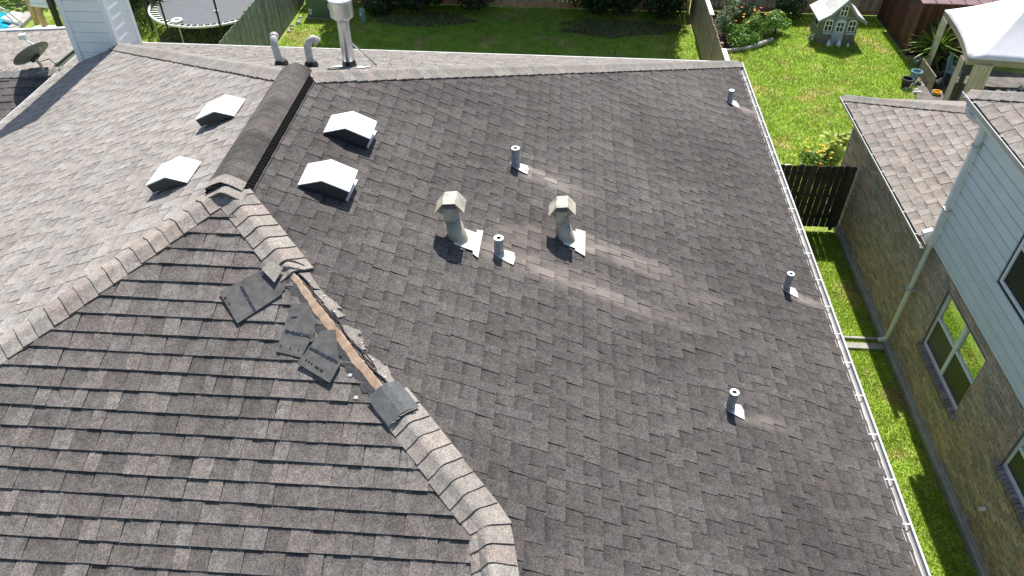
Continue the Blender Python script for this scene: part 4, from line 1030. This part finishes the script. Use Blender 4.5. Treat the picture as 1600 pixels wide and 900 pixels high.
pf = thing('play_frame', (-16, 22.0, 0), 'timber play frame with a white panel left of the chimney', 'play frame')
for (x, y, zt, lx) in ((-16.25, 22.4, 1.6, 0), (-15.85, 22.15, 1.2, 0)):
    b = MB(); b.box(x-.06, x+.06, y-.06, y+.06, 0, zt); b.build('post', M_lumber, pf)
b = MB(); b.box(-16.2, -15.3, 22.4, 22.5, 1.05, 1.17); b.build('beam', M_lumber, pf)
b = MB(); b.bar((-15.35, 22.1, 0), (-15.35, 22.1, 1.3), .14, .12); b.build('dark_post', M_black, pf)
b = MB(); b.prism([(-15.95, 22.0, .72), (-15.42, 22.0, .68), (-15.5, 22.3, 1.35), (-16.05, 22.3, 1.4)], (0, .03, .02)); pn = b.build('panel', M_vinyl, pf)
for k in range(4): b = MB(); z = .78+k*.16; y = 22.0+k*.075; b.box(-15.98-.02*k, -15.46-.01*k, y-.012, y+.01, z-.015, z+.015); b.build('panel_rib', M_white, pn)
for k, (x, y, s) in enumerate(((-16.0, 22.0, .22), (-15.6, 22.05, .24), (-15.3, 21.9, .2))):
    b = MB(); b.prism([(x-s, y-s*.6, 0), (x+s, y-s*.7, 0), (x+s*.8, y+s*.6, 0), (x-s*.7, y+s*.7, 0)], (0, 0, .06))
    tag(b.build('paving_slab', M_flash2), ['pale slab under the front timber post', 'pale slab between the timber posts', 'pale slab beside the dark post'][k], 'slab', 'pale slabs under the play frame')

# ------------------------------------------------------------------ garden beside the side fence
rr = random.Random(44)
b = MB(); b.face([(4.35, 22.0, .006), (5.2, 22.05, .006), (6.4, 22.9, .006), (6.9, 23.2, .006), (6.9, 25.0, .006), (4.35, 25.0, .006)]); tag(b.build('flower_bed', M_mulch_shade), kind='structure')
bush('tall_shrub', 5.1, 23.3, multi(rr, 10, .22, .25, .3, 1.5, .24), 1900, .035, M_sage, 'tall sage coloured shrub by the side fence', None, 101)
bush('garden_plant', 5.45, 22.5, multi(rr, 9, .4, .3, .15, .5, .24), 1900, .04, M_leaf, 'low green plant at the front corner of the flower bed', None, 102, cat='plant')
bush('garden_plant', 6.1, 23.0, multi(rr, 9, .4, .3, .2, .65, .26), 2000, .04, M_leaf, 'orange flowered green plant in the middle of the flower bed', None, 103, cat='plant')
bush('garden_plant', 6.75, 23.5, multi(rr, 5, .25, .2, .2, .5, .25), 900, .05, M_leaf, 'bright broad leaved plant at the right end of the flower bed', None, 104, cat='plant', tone=(.9, 1.7))
bush('garden_plant', 4.65, 21.5, multi(rr, 4, .12, .2, .15, .4, .18), 500, .035, M_sage, 'pale grey green plant at the foot of the side fence', None, 105, cat='plant')
bush('garden_plant', 5.6, 24.2, multi(rr, 6, .4, .3, .2, .6, .3), 900, .045, M_leafd, 'dark leafy plant in the shade at the back of the flower bed', None, 106, cat='plant')
bush('garden_plant', 7.3, 24.6, multi(rr, 5, .5, .2, .2, .6, .28), 900, .045, M_leafd, 'dark plant against the back fence left of the playhouse', None, 107, cat='plant')
def petals(b, x, y, z, s):
    for k in range(6):
        a0 = k*math.pi/3; b.face([(x, y, z), (x+s*math.cos(a0-.4), y+s*math.sin(a0-.4), z+s*.3), (x+s*1.3*math.cos(a0), y+s*1.3*math.sin(a0), z+s*.2), (x+s*math.cos(a0+.4), y+s*math.sin(a0+.4), z+s*.3)])
for k in range(16):
    x, y = rr.uniform(5.3, 6.4), rr.uniform(22.7, 23.6); b = MB(); petals(b, x, y, rr.uniform(.5, .85), .035)
    b.tube([(x, y, 0), (x, y, .5)], .006, 4)
    tag(b.build('flower', M_org if k % 2 else M_yel, recalc=False), 'orange blossom among the plants of the flower bed' if k % 2 else 'yellow blossom among the plants of the flower bed', 'flower', 'orange flowers in the flower bed' if k % 2 else 'yellow flowers in the flower bed')
b = MB(); b.tube([(4.8, 21.9, .05), (5.3, 22.0, .08), (5.7, 22.2, .05), (6.1, 22.45, .09), (6.5, 22.85, .06)], [.05, .05, .06, .075, .06], 8)
tag(b.build('edging_log', M_stone), 'pale weathered log edging the flower bed', 'log')

# flowers by the gate
bush('garden_plant', 6.25, 15.6, multi(rr, 10, .38, .35, .12, .5, .24), 2000, .035, M_leaf, 'yellow flowered plant just behind the gate', None, 111, cat='plant')
for k in range(34):
    x, y = 6.2+rr.gauss(0, .25), 15.55+rr.gauss(0, .25); b = MB(); petals(b, x, y, rr.uniform(.42, .72), .03); b.tube([(x, y, 0), (x, y, .42)], .005, 4)
    tag(b.build('flower', M_yel, recalc=False), 'small yellow flower behind the gate', 'flower', 'yellow flowers behind the gate')
x, y = 6.62, 15.95
ho = thing('hosta', (x, y, 0), 'lime green broad leaved plant behind the gate against the brick wall', 'plant')
for k in range(42):
    a = rr.uniform(0, 6.28); el = rr.uniform(.3, 1.2); L_ = rr.uniform(.3, .55); wd = rr.uniform(.06, .10); z0 = rr.uniform(.2, .8); ox, oy = rr.uniform(-.2, .1), rr.uniform(-.15, .15)
    d = V((math.cos(a), math.sin(a), 0)); n_ = V((-d.y, d.x, 0)); b = MB(); c = V((x+ox, y+oy, z0))
    sp = [c+d*L_*t*math.cos(el)+V((0, 0, L_*(t*math.sin(el)-.5*t*t))) for t in (0, .3, .6, .85, 1)]; ww = [.01, wd, wd*1.1, wd*.6, .003]; t = rr.uniform(.7, 1.25)
    for i in range(4): b.face([sp[i]-n_*ww[i], sp[i]+n_*ww[i], sp[i+1]+n_*ww[i+1], sp[i+1]-n_*ww[i+1]], (t, t, t))
    b.build('leaf', M_leafl, ho, recalc=False)
b = MB(); b.tube([(x, y, 0), (x-.05, y, .5), (x-.1, y, .9)], [.03, .02, .01], 6); b.build('stem', M_leaf, ho)
b = MB(); petals(b, 6.85, 16.0, 1.0, .06); b.tube([(6.85, 16.0, 0), (6.85, 16.0, 1.0)], .008, 5); tag(b.build('flower', M_org, recalc=False), 'single tall orange flower beside the lime green plant', 'flower')
# folded chair behind the gutter by the gate
fc = thing('folding_chair', (5.0, 14.4, 0), 'small white and black folding seat half hidden by the gutter', 'chair')
for dx in (-.2, .2):
    b = MB(); b.tube([(4.95+dx, 14.2, 0), (4.95+dx, 14.6, .75)], .02, 7); b.build('leg', M_steel, fc)
    b = MB(); b.tube([(4.95+dx, 14.6, 0), (4.95+dx, 14.2, .45)], .02, 7); b.build('leg', M_black, fc)
b = MB(); b.box(4.73, 5.17, 14.2, 14.56, .42, .46); b.build('seat', M_black, fc)
b = MB(); b.box(4.73, 5.17, 14.52, 14.56, .55, .80); b.build('backrest', M_vinyl, fc)

# ------------------------------------------------------------------ playhouse
PHX, PHY = 7.84, 22.80
ph = thing('playhouse', (8.37, 23.3, 0), 'small grey plastic playhouse with arched white windows on the neighbour lawn', 'playhouse')
PW, PD, PE, PT = 1.06, 1.0, .84, 1.38
b = MB(); xm = PHX+PW/2
b.prism([(PHX, PHY, 0), (PHX+PW, PHY, 0), (PHX+PW, PHY, PE-.06), (xm+PW*.36, PHY, PE+.03), (xm, PHY, PT-.06), (xm-PW*.36, PHY, PE+.03), (PHX, PHY, PE-.06)], (0, PD, 0), 1.0); b.build('wall', M_phwall, ph)
for k in range(5):
    z = .06+k*.075
    for x0, x1 in ((PHX+.03, PHX+.30), (PHX+.76, PHX+PW-.03)):
        b = MB(); b.box(x0, x1, PHY-.012, PHY+.005, z, z+.066, rr.uniform(.8, 1.1)); b.build('wall_board', M_phwall, ph)
for sgn in (-1, 1):
    npl = 6
    for k in range(npl):
        y0, y1 = PHY-.13+(PD+.24)*k/npl, PHY-.13+(PD+.24)*(k+1)/npl-.006
        b = MB(); xa, za = xm, PT+.0; xb, zb = xm+sgn*(PW/2+.16), PE-.10
        xmid, zm = xm+sgn*PW*.36, PE+.10
        sec = [(xa, za), (xmid, zm), (xb, zb), (xb, zb-.03), (xmid, zm-.03), (xa, za-.03)]
        b.prism([(px, y0, pz) for px, pz in sec], (0, y1-y0, 0), rr.uniform(.9, 1.06)); b.build('roof_board', M_phroof, ph)
    b = MB(); sec = [(xa, za+.01), (xmid, zm+.01), (xb+sgn*.02, zb+.01), (xb+sgn*.02, zb-.07), (xmid, zm-.09), (xa, za-.10)]
    b.prism([(px, PHY-.16, pz) for px, pz in sec], (0, .035, 0)); b.build('barge_board', M_phtrim, ph)
b = MB(); b.box(PHX-.005, PHX+PW+.005, PHY-.02, PHY+.01, PE-.06, PE); b.build('beam', M_phtrim, ph)
def archwin(cx_, cz, w, h, yy, parent, fm=M_phwin, t=.03, nm='window'):
    def arch(w, h, n=8): return [(-w/2, -h/2), (w/2, -h/2)]+[(w/2*math.cos(math.pi*k/n), h/2-w*.28+w*.30*math.sin(math.pi*k/n)) for k in range(n+1)]
    b = MB(); b.prism([(cx_+a, yy, cz+c) for a, c in arch(w, h)], (0, .02, 0)); fr_ = b.build(nm, fm, parent)
    pw, phh = (w-3*t)/2, (h-3*t)/2
    for i in (-1, 1):
        for j in (-1, 1):
            x0 = cx_+i*(pw+t)/2; z0 = cz+j*(phh+t)/2-.008
            pl_ = [(x0-pw/2, z0-phh/2), (x0+pw/2, z0-phh/2), (x0+pw/2, z0+phh/2-(.03 if j > 0 and i > 0 else 0)), (x0-pw/2, z0+phh/2-(.03 if j > 0 and i < 0 else 0))]
            b = MB(); b.prism([(a, yy-.004, c) for a, c in pl_], (0, .003, 0)); b.build('pane', M_dark, fr_)
    return fr_
archwin(PHX+.19, .58, .24, .36, PHY-.035, ph); archwin(PHX+PW-.19, .58, .24, .36, PHY-.035, ph)
archwin(xm, 1.03, .22, .34, PHY-.035, ph)
for cxx in (PHX+.19, PHX+PW-.19): b = MB(); b.box(cxx-.13, cxx+.13, PHY-.09, PHY-.002, .33, .385); b.build('flower_box', M_phdoor, ph)
b = MB(); b.prism([(xm-.17, PHY-.03, .02), (xm+.17, PHY-.03, .02), (xm+.17, PHY-.03, .70), (xm+.10, PHY-.03, .78), (xm-.10, PHY-.03, .78), (xm-.17, PHY-.03, .70)], (0, .028, 0)); dr_ = b.build('door', M_phdoor, ph)
archwin(xm, .56, .23, .34, PHY-.052, dr_, nm='door_window')
for k in range(3): b = MB(); b.box(xm-.14, xm+.14, PHY-.036, PHY-.031, .08+k*.1, .155+k*.1); b.build('door_panel', M_phdoor, dr_)
b = MB(); b.box(PHX-.025, PHX-.004, PHY+.3, PHY+.62, .38, .76); sw = b.build('window', M_phwin, ph)
for j in range(2):
    for i in range(2): b = MB(); b.box(PHX-.029, PHX-.026, PHY+.33+i*.14, PHY+.45+i*.14, .41+j*.16, .54+j*.16); b.build('pane', M_dark, sw)
for k, (x, s, lab) in enumerate(((8.12, .07, 'white stone rabbit left of the playhouse door'), (8.22, .045, 'small cream pot at the playhouse door'), (8.42, .08, 'upright white rabbit ornament by the playhouse door'), (8.7, .05, 'flat white ornament at the right front of the playhouse'))):
    b = MB(); y = PHY-.18
    b.tube([(x, y, 0), (x, y, s*.6), (x, y, s*1.4), (x, y, s*1.9), (x, y, s*2.4)], [s*.8, s, s*.75, s*.55, s*.1], 10)
    if k in (0, 2):
        for e in (-1, 1): b.tube([(x+e*s*.25, y, s*2.1), (x+e*s*.35, y+.01, s*3.1)], [s*.18, s*.08], 6)
    tag(b.build('garden_ornament', M_curtain if k == 1 else M_ventw, smooth_=True), lab, 'ornament', 'ornaments in front of the playhouse')
bush('dry_plant', 7.62, 22.72, [(0, 0, .2, .12, .12, .16)], 160, .035, M_sage, 'dry pinkish plant at the left corner of the playhouse', None, 120, cat='plant')

# ------------------------------------------------------------------ shed
SX0, SX1, SY0, SY1, SZ = 10.28, 13.6, 22.15, 25.0, 1.62
sh = thing('shed', (12, 23.5, 0), 'dark red brown wooden shed with a metal roof right of the playhouse', 'shed')
b = MB(); b.box(SX0+.03, SX1, SY0+.03, SY1, 0, SZ, .8); b.build('wall', M_shed, sh)
n = 20
for k in range(n):
    y0 = SY0+(SY1-SY0)*k/n; b = MB(); b.box(SX0, SX0+.028, y0+.004, y0+(SY1-SY0)/n-.004, .05, SZ-.02, rr.uniform(.6, 1.5)); b.build('wall_board', M_shed, sh)
for k in range(14):
    x0 = SX0+k*.145; b = MB(); b.box(x0+.004, x0+.141, SY0, SY0+.028, .05, SZ-.02, rr.uniform(.6, 1.5)); b.build('wall_board', M_shed, sh)
b = MB(); b.box(SX0-.03, SX0+.02, SY0-.03, SY1, 0, .06); b.build('base_skid', M_fencek, sh)
rs = .16
for k in range(9):
    x0 = SX0-.18+k*.4; b = MB(); b.prism([(x0, SY0-.28, SZ+.0), (x0+.385, SY0-.28, SZ+.0), (x0+.385, SY0-.28, SZ+.03), (x0, SY0-.28, SZ+.03)], (0, 3.3, .35)); b.build('roof_sheet', M_shroof, sh)
    b = MB(); b.prism([(x0+.385, SY0-.28, SZ+.0), (x0+.40, SY0-.28, SZ+.0), (x0+.40, SY0-.28, SZ+.05), (x0+.385, SY0-.28, SZ+.05)], (0, 3.3, .35)); b.build('roof_seam', M_shroof, sh)

# ------------------------------------------------------------------ gazebo
def rayz(px, py, z):
    d = fwd + RT*((px-800)/F_PX) + DN*((py-450)/F_PX); t = (z-CAMH)/d.z; return V((0, 0, CAMH))+d*t
gzb = thing('gazebo', (12.2, 20.2, 0), 'patio gazebo with a white canopy and cream curtains at the top right', 'gazebo')
ZG = 1.62
A = rayz(1513, 92, ZG); Bc = rayz(1476, 16, ZG); w1 = (A-Bc)
A = V((A.x, A.y, ZG)); Bc = V((Bc.x, Bc.y, ZG)); ww = (A-Bc); ln_ = ww.length; e1 = (Bc-A).normalized(); e2 = V((e1.y, -e1.x, 0))
Cc = Bc+e2*ln_; Dc = A+e2*ln_; ap = (A+Cc)/2+V((0, 0, 1.3))
def canopy_panel(p, q, ap, sag):
    b = MB(); N = 10; grid = []
    for i in range(N+1):
        row = []
        for j in range(N+1):
            s = j/N; base = p.lerp(q, s); t = i/N
            pt = base.lerp(ap, t); pt = pt-V((0, 0, sag*math.sin(math.pi*min(1, t*1.0))*.6*(1) + (.09*math.sin(math.pi*s)*(1-t)*-1)*0))
            inward = ((p+q)/2-ap); inward.z = 0
            pt = pt - inward.normalized()*.10*math.sin(math.pi*s)*(1-t)
            row.append(pt)
        grid.append(row)
    vs = [pt for row in grid[:N] for pt in row]+[ap.copy()]; fs = []
    for i in range(N):
        for j in range(N):
            a = i*(N+1)+j
            fs.append((a, a+1, len(vs)-1) if i == N-1 else (a, a+1, a+N+2, a+N+1))
    b.mesh(vs, fs)
    return b
for p, q in ((A, Bc), (Bc, Cc), (Cc, Dc), (Dc, A)):
    o = canopy_panel(p, q, ap, .14).build('canopy_panel', M_canvas, gzb, smooth_=True, recalc=False); so = o.modifiers.new('solid', 'SOLIDIFY'); so.thickness = .006
    b = MB(); N = 10
    inn = ((p+q)/2-ap); inn.z = 0; inn.normalize(); ed = [p.lerp(q, j/N)-inn*.10*math.sin(math.pi*j/N)-V((0, 0, .008)) for j in range(N+1)]
    for j in range(N): b.face([ed[j], ed[j+1], ed[j+1]-V((0, 0, .14)), ed[j]-V((0, 0, .14))])
    o = b.build('valance', M_canvasb, gzb, recalc=False); so = o.modifiers.new('solid', 'SOLIDIFY'); so.thickness = .004
for p in (A, Bc, Cc, Dc):
    c = p.lerp((A+Cc)/2, .05); b = MB(); b.box(c.x-.045, c.x+.045, c.y-.045, c.y+.045, 0, ZG-.02); b.build('post', M_dkmetal, gzb)
def curtain(p, q, name='curtain'):
    b = MB(); N = 14; z0, z1 = .05, ZG-.12; d = (q-p); nn = V((-d.y, d.x, 0)).normalized()
    for i in range(N):
        a0 = p+d*(i/N)+nn*.03*math.sin(i*1.9); a1 = p+d*((i+1)/N)+nn*.03*math.sin((i+1)*1.9)
        b.face([(a0.x, a0.y, z0), (a1.x, a1.y, z0), (a1.x, a1.y, z1), (a0.x, a0.y, z1)])
    o = b.build(name, M_curtain, gzb, recalc=False); so = o.modifiers.new('solid', 'SOLIDIFY'); so.thickness = .006
curtain(A+(Bc-A)*.06, A+(Bc-A)*.16); curtain(A+(Dc-A)*.06, A+(Dc-A)*.20); curtain(A+(Bc-A)*.80, A+(Bc-A)*.96)
b = MB(); q = [A.lerp(Cc, -.25), Bc+(Bc-A)*.0+(Bc-Dc)*.05, Cc, Dc+(A-Bc)*.25]; b.prism([(p.x, p.y, .004) for p in q], (0, 0, .05)); tag(b.build('patio', M_patio), kind='structure')
# patio furniture
ctr = (A+Cc)/2
tp = A.lerp(Dc, .5)+e1*.55
tb_ = thing('patio_table', (tp.x, tp.y, .05), 'dark iron patio table cluttered with things under the gazebo', 'table')
b = MB(); b.box(tp.x-.5, tp.x+.5, tp.y-.35, tp.y+.35, .58, .61); b.build('table_top', M_dkmetal, tb_)
for sx in (-1, 1):
    for sy in (-1, 1): b = MB(); b.tube([(tp.x+sx*.45, tp.y+sy*.3, .06), (tp.x+sx*.36, tp.y+sy*.24, .58)], .018, 7); b.build('leg', M_dkmetal, tb_)
for k in range(7):
    x, y = tp.x+rr.uniform(-.42, .42), tp.y+rr.uniform(-.28, .28); s = rr.uniform(.05, .09); b = MB(); b.tube([(x, y, .612), (x, y, .612+s), (x, y, .612+s*1.6)], [s*.7, s, s*.5], 8)
    tag(b.build('table_item', (M_white, M_steel, M_vinyl)[k % 3]), 'pale jar or bowl among the clutter on the patio table', 'bowl', 'clutter on the patio table')
def chair(c, rot, label, m=M_dkmetal):
    root = thing('patio_chair', (c.x, c.y, .05), label, 'chair', 'iron patio chairs'); ca, sa = math.cos(rot), math.sin(rot)
    Pq = lambda a, bq, z: (c.x+a*ca-bq*sa, c.y+a*sa+bq*ca, z)
    b = MB(); b.prism([Pq(-.2, -.2, .38), Pq(.2, -.2, .38), Pq(.2, .2, .38), Pq(-.2, .2, .38)], (0, 0, .025)); b.build('seat', m, root)
    for i in (-1, 1):
        b = MB(); b.tube([Pq(i*.2, .2, .06), Pq(i*.2, .2, .4), Pq(i*.2, .27, .78)], .016, 6); b.build('leg', m, root)
        b = MB(); b.tube([Pq(i*.2, -.22, .06), Pq(i*.2, -.2, .4), Pq(i*.21, -.16, .56), Pq(i*.21, .2, .58)], .016, 6); b.build('leg', m, root)
    b = MB(); b.tube([Pq(-.2, .27, .78), Pq(0, .28, .82), Pq(.2, .27, .78)], .016, 6)
    for k in range(5): a = -.14+k*.07; b.tube([Pq(a, .21, .42), Pq(a, .27, .79)], .008, 5)
    b.build('backrest', m, root)
chair(A.lerp(Dc, .92)+e1*.2, 2.6, 'dark iron chair at the right end of the patio table'); chair(A.lerp(Dc, .95)+e1*.8, 1.6, 'dark iron chair farther back at the patio table')
pc = rayz(1487, 128, .1); chair(V((pc.x, pc.y, 0)), .9, 'blue grey iron chair left of the near gazebo post', M_bluepot)

# yard clutter left of the gazebo
yp = rayz(1452, 105, 0)
yu = thing('yucca', yp, 'spiky sword leaved plant between the shed and the gazebo', 'plant')
for k in range(120):
    a = rr.uniform(0, 6.28); el = rr.uniform(-.1, 1.35); L_ = rr.uniform(.6, 1.0); d = V((math.cos(a)*math.cos(el), math.sin(a)*math.cos(el), math.sin(el))); n_ = V((-math.sin(a), math.cos(a), 0))
    c = yp+V((0, 0, .45+rr.uniform(-.1, .25))); b = MB(); t = rr.uniform(.6, 1.5); sp = [c+d*L_*s-V((0, 0, .22*s*s*L_)) for s in (0, .4, .75, 1)]; w_ = [.018, .028, .018, .002]
    for i in range(3): b.face([sp[i]-n_*w_[i], sp[i]+n_*w_[i], sp[i+1]+n_*w_[i+1], sp[i+1]-n_*w_[i+1]], (t*1.1, t, t*.9))
    b.build('leaf', M_leaf, yu, recalc=False)
b = MB(); b.tube([yp, yp+V((.03, 0, .3)), yp+V((0, 0, .6))], [.07, .06, .05], 8); b.build('stem', M_bark, yu)
def pot(px, py, r, h, m, label, tilt=0):
    c = rayz(px, py, 0); n = 16; b = MB(); t = V((tilt, 0, 1)).normalized()
    rg = lambda rr_, z: [c+t*z+V((rr_*math.cos(2*math.pi*k/n), rr_*math.sin(2*math.pi*k/n), 0)) for k in range(n)]
    vs = rg(r*.7, .0)+rg(r, h*.9)+rg(r*1.1, h*.9)+rg(r*1.1, h)+rg(r*.88, h)+rg(r*.7, h*.4)
    b.mesh(vs, [(j*n+k, j*n+(k+1) % n, (j+1)*n+(k+1) % n, (j+1)*n+k) for j in range(5) for k in range(n)]+[tuple(5*n+k for k in range(n)), tuple(reversed(range(n)))])
    tag(b.build('plant_pot', m, smooth_=False), label, 'pot', 'pots at the patio edge')
pot(1414, 136, .15, .26, M_dkmetal, 'black plant pot at the grass edge beneath the blue pot'); pot(1422, 128, .14, .34, M_bluepot, 'tilted blue glazed pot at the grass edge', .25)
pot(1462, 150, .10, .14, M_yel, 'small yellow pot just above the roof edge'); pot(1432, 100, .11, .18, M_conc, 'grey pot in front of the spiky plant')
p = rayz(1432, 118, 0); q = rayz(1452, 148, 0)
b = MB(); b.prism([p, q, q+V((.03, .08, .48)), p+V((.03, .08, .48))], (.03, .02, 0)); tag(b.build('leaning_board', M_oldboard), 'olive tan board standing on edge beside the pots', 'board')
for k in range(9):
    c = rayz(rr.uniform(1412, 1450), rr.uniform(132, 147), 0); s = rr.uniform(.05, .1); b = MB()
    b.hexa([c+V((-s, -s, 0)), c+V((s, -s*.8, 0)), c+V((s*.9, s, 0)), c+V((-s, s, 0)), c+V((-s*.6, -s*.6, s)), c+V((s*.6, -s*.6, s*.8)), c+V((s*.5, s*.6, s)), c+V((-s*.5, s*.6, s*.9))])
    tag(b.build('stone', M_stone), 'pale stone in the heap beside the pots', 'stone', 'stones beside the pots')
for k in range(11):
    c = rayz(rr.uniform(1450, 1492), rr.uniform(98, 140), 0); b = MB(); s = rr.uniform(.1, .2)
    b.tube([c, c+V((0, 0, s*1.2)), c+V((s*.4, 0, s*2))], [s, s*.9, s*.3], 9); tag(b.build('garden_sack', M_dkmetal), 'dark sack in the shaded clutter beside the gazebo', 'sack', 'sacks in the shade beside the gazebo')

# ------------------------------------------------------------------ grass
def grass(name, regions, seed):
    import array
    rnd = random.Random(seed); vs = []; fs = []; cols = []
    for (x0, x1, y0, y1, dens, h) in regions:
        n = int((x1-x0)*(y1-y0)*dens)
        for i in range(n):
            x, y = rnd.uniform(x0, x1), rnd.uniform(y0, y1); a = rnd.uniform(0, 6.283); hh = h*rnd.uniform(.5, 1.3); wd = h*.16
            lx, ly = rnd.gauss(0, .55)*hh, rnd.gauss(0, .55)*hh; ca, sa = math.cos(a)*wd, math.sin(a)*wd
            k = len(vs); vs += [(x-ca, y-sa, 0), (x+ca, y+sa, 0), (x+lx, y+ly, hh)]; fs.append((k, k+1, k+2))
            t = rnd.uniform(.65, 1.35); r = 1+rnd.uniform(-.12, .2); cols += [t*r, t, t*.9, 1]*3
    me = bpy.data.meshes.new(name); me.from_pydata(vs, [], fs)
    at = me.color_attributes.new('tint', 'FLOAT_COLOR', 'CORNER'); at.data.foreach_set('color', cols)
    me.materials.append(M_grass); o = bpy.data.objects.new(name, me); COL.objects.link(o); o['kind'] = 'stuff'
    return o
o = grass('lawn_grass', [(4.7, 6.02, 3.9, 13.2, 2600, .045), (4.32, 10.3, 13.5, 21.9, 900, .065), (5.2, 10.2, 21.9, 25, 800, .065),
                         (-8.3, 4.15, 20.6, 24.9, 700, .06), (-16, -8.5, 20.5, 25, 450, .07)], 3)
o['label'] = 'short green lawn grass in the side yard and back yards'
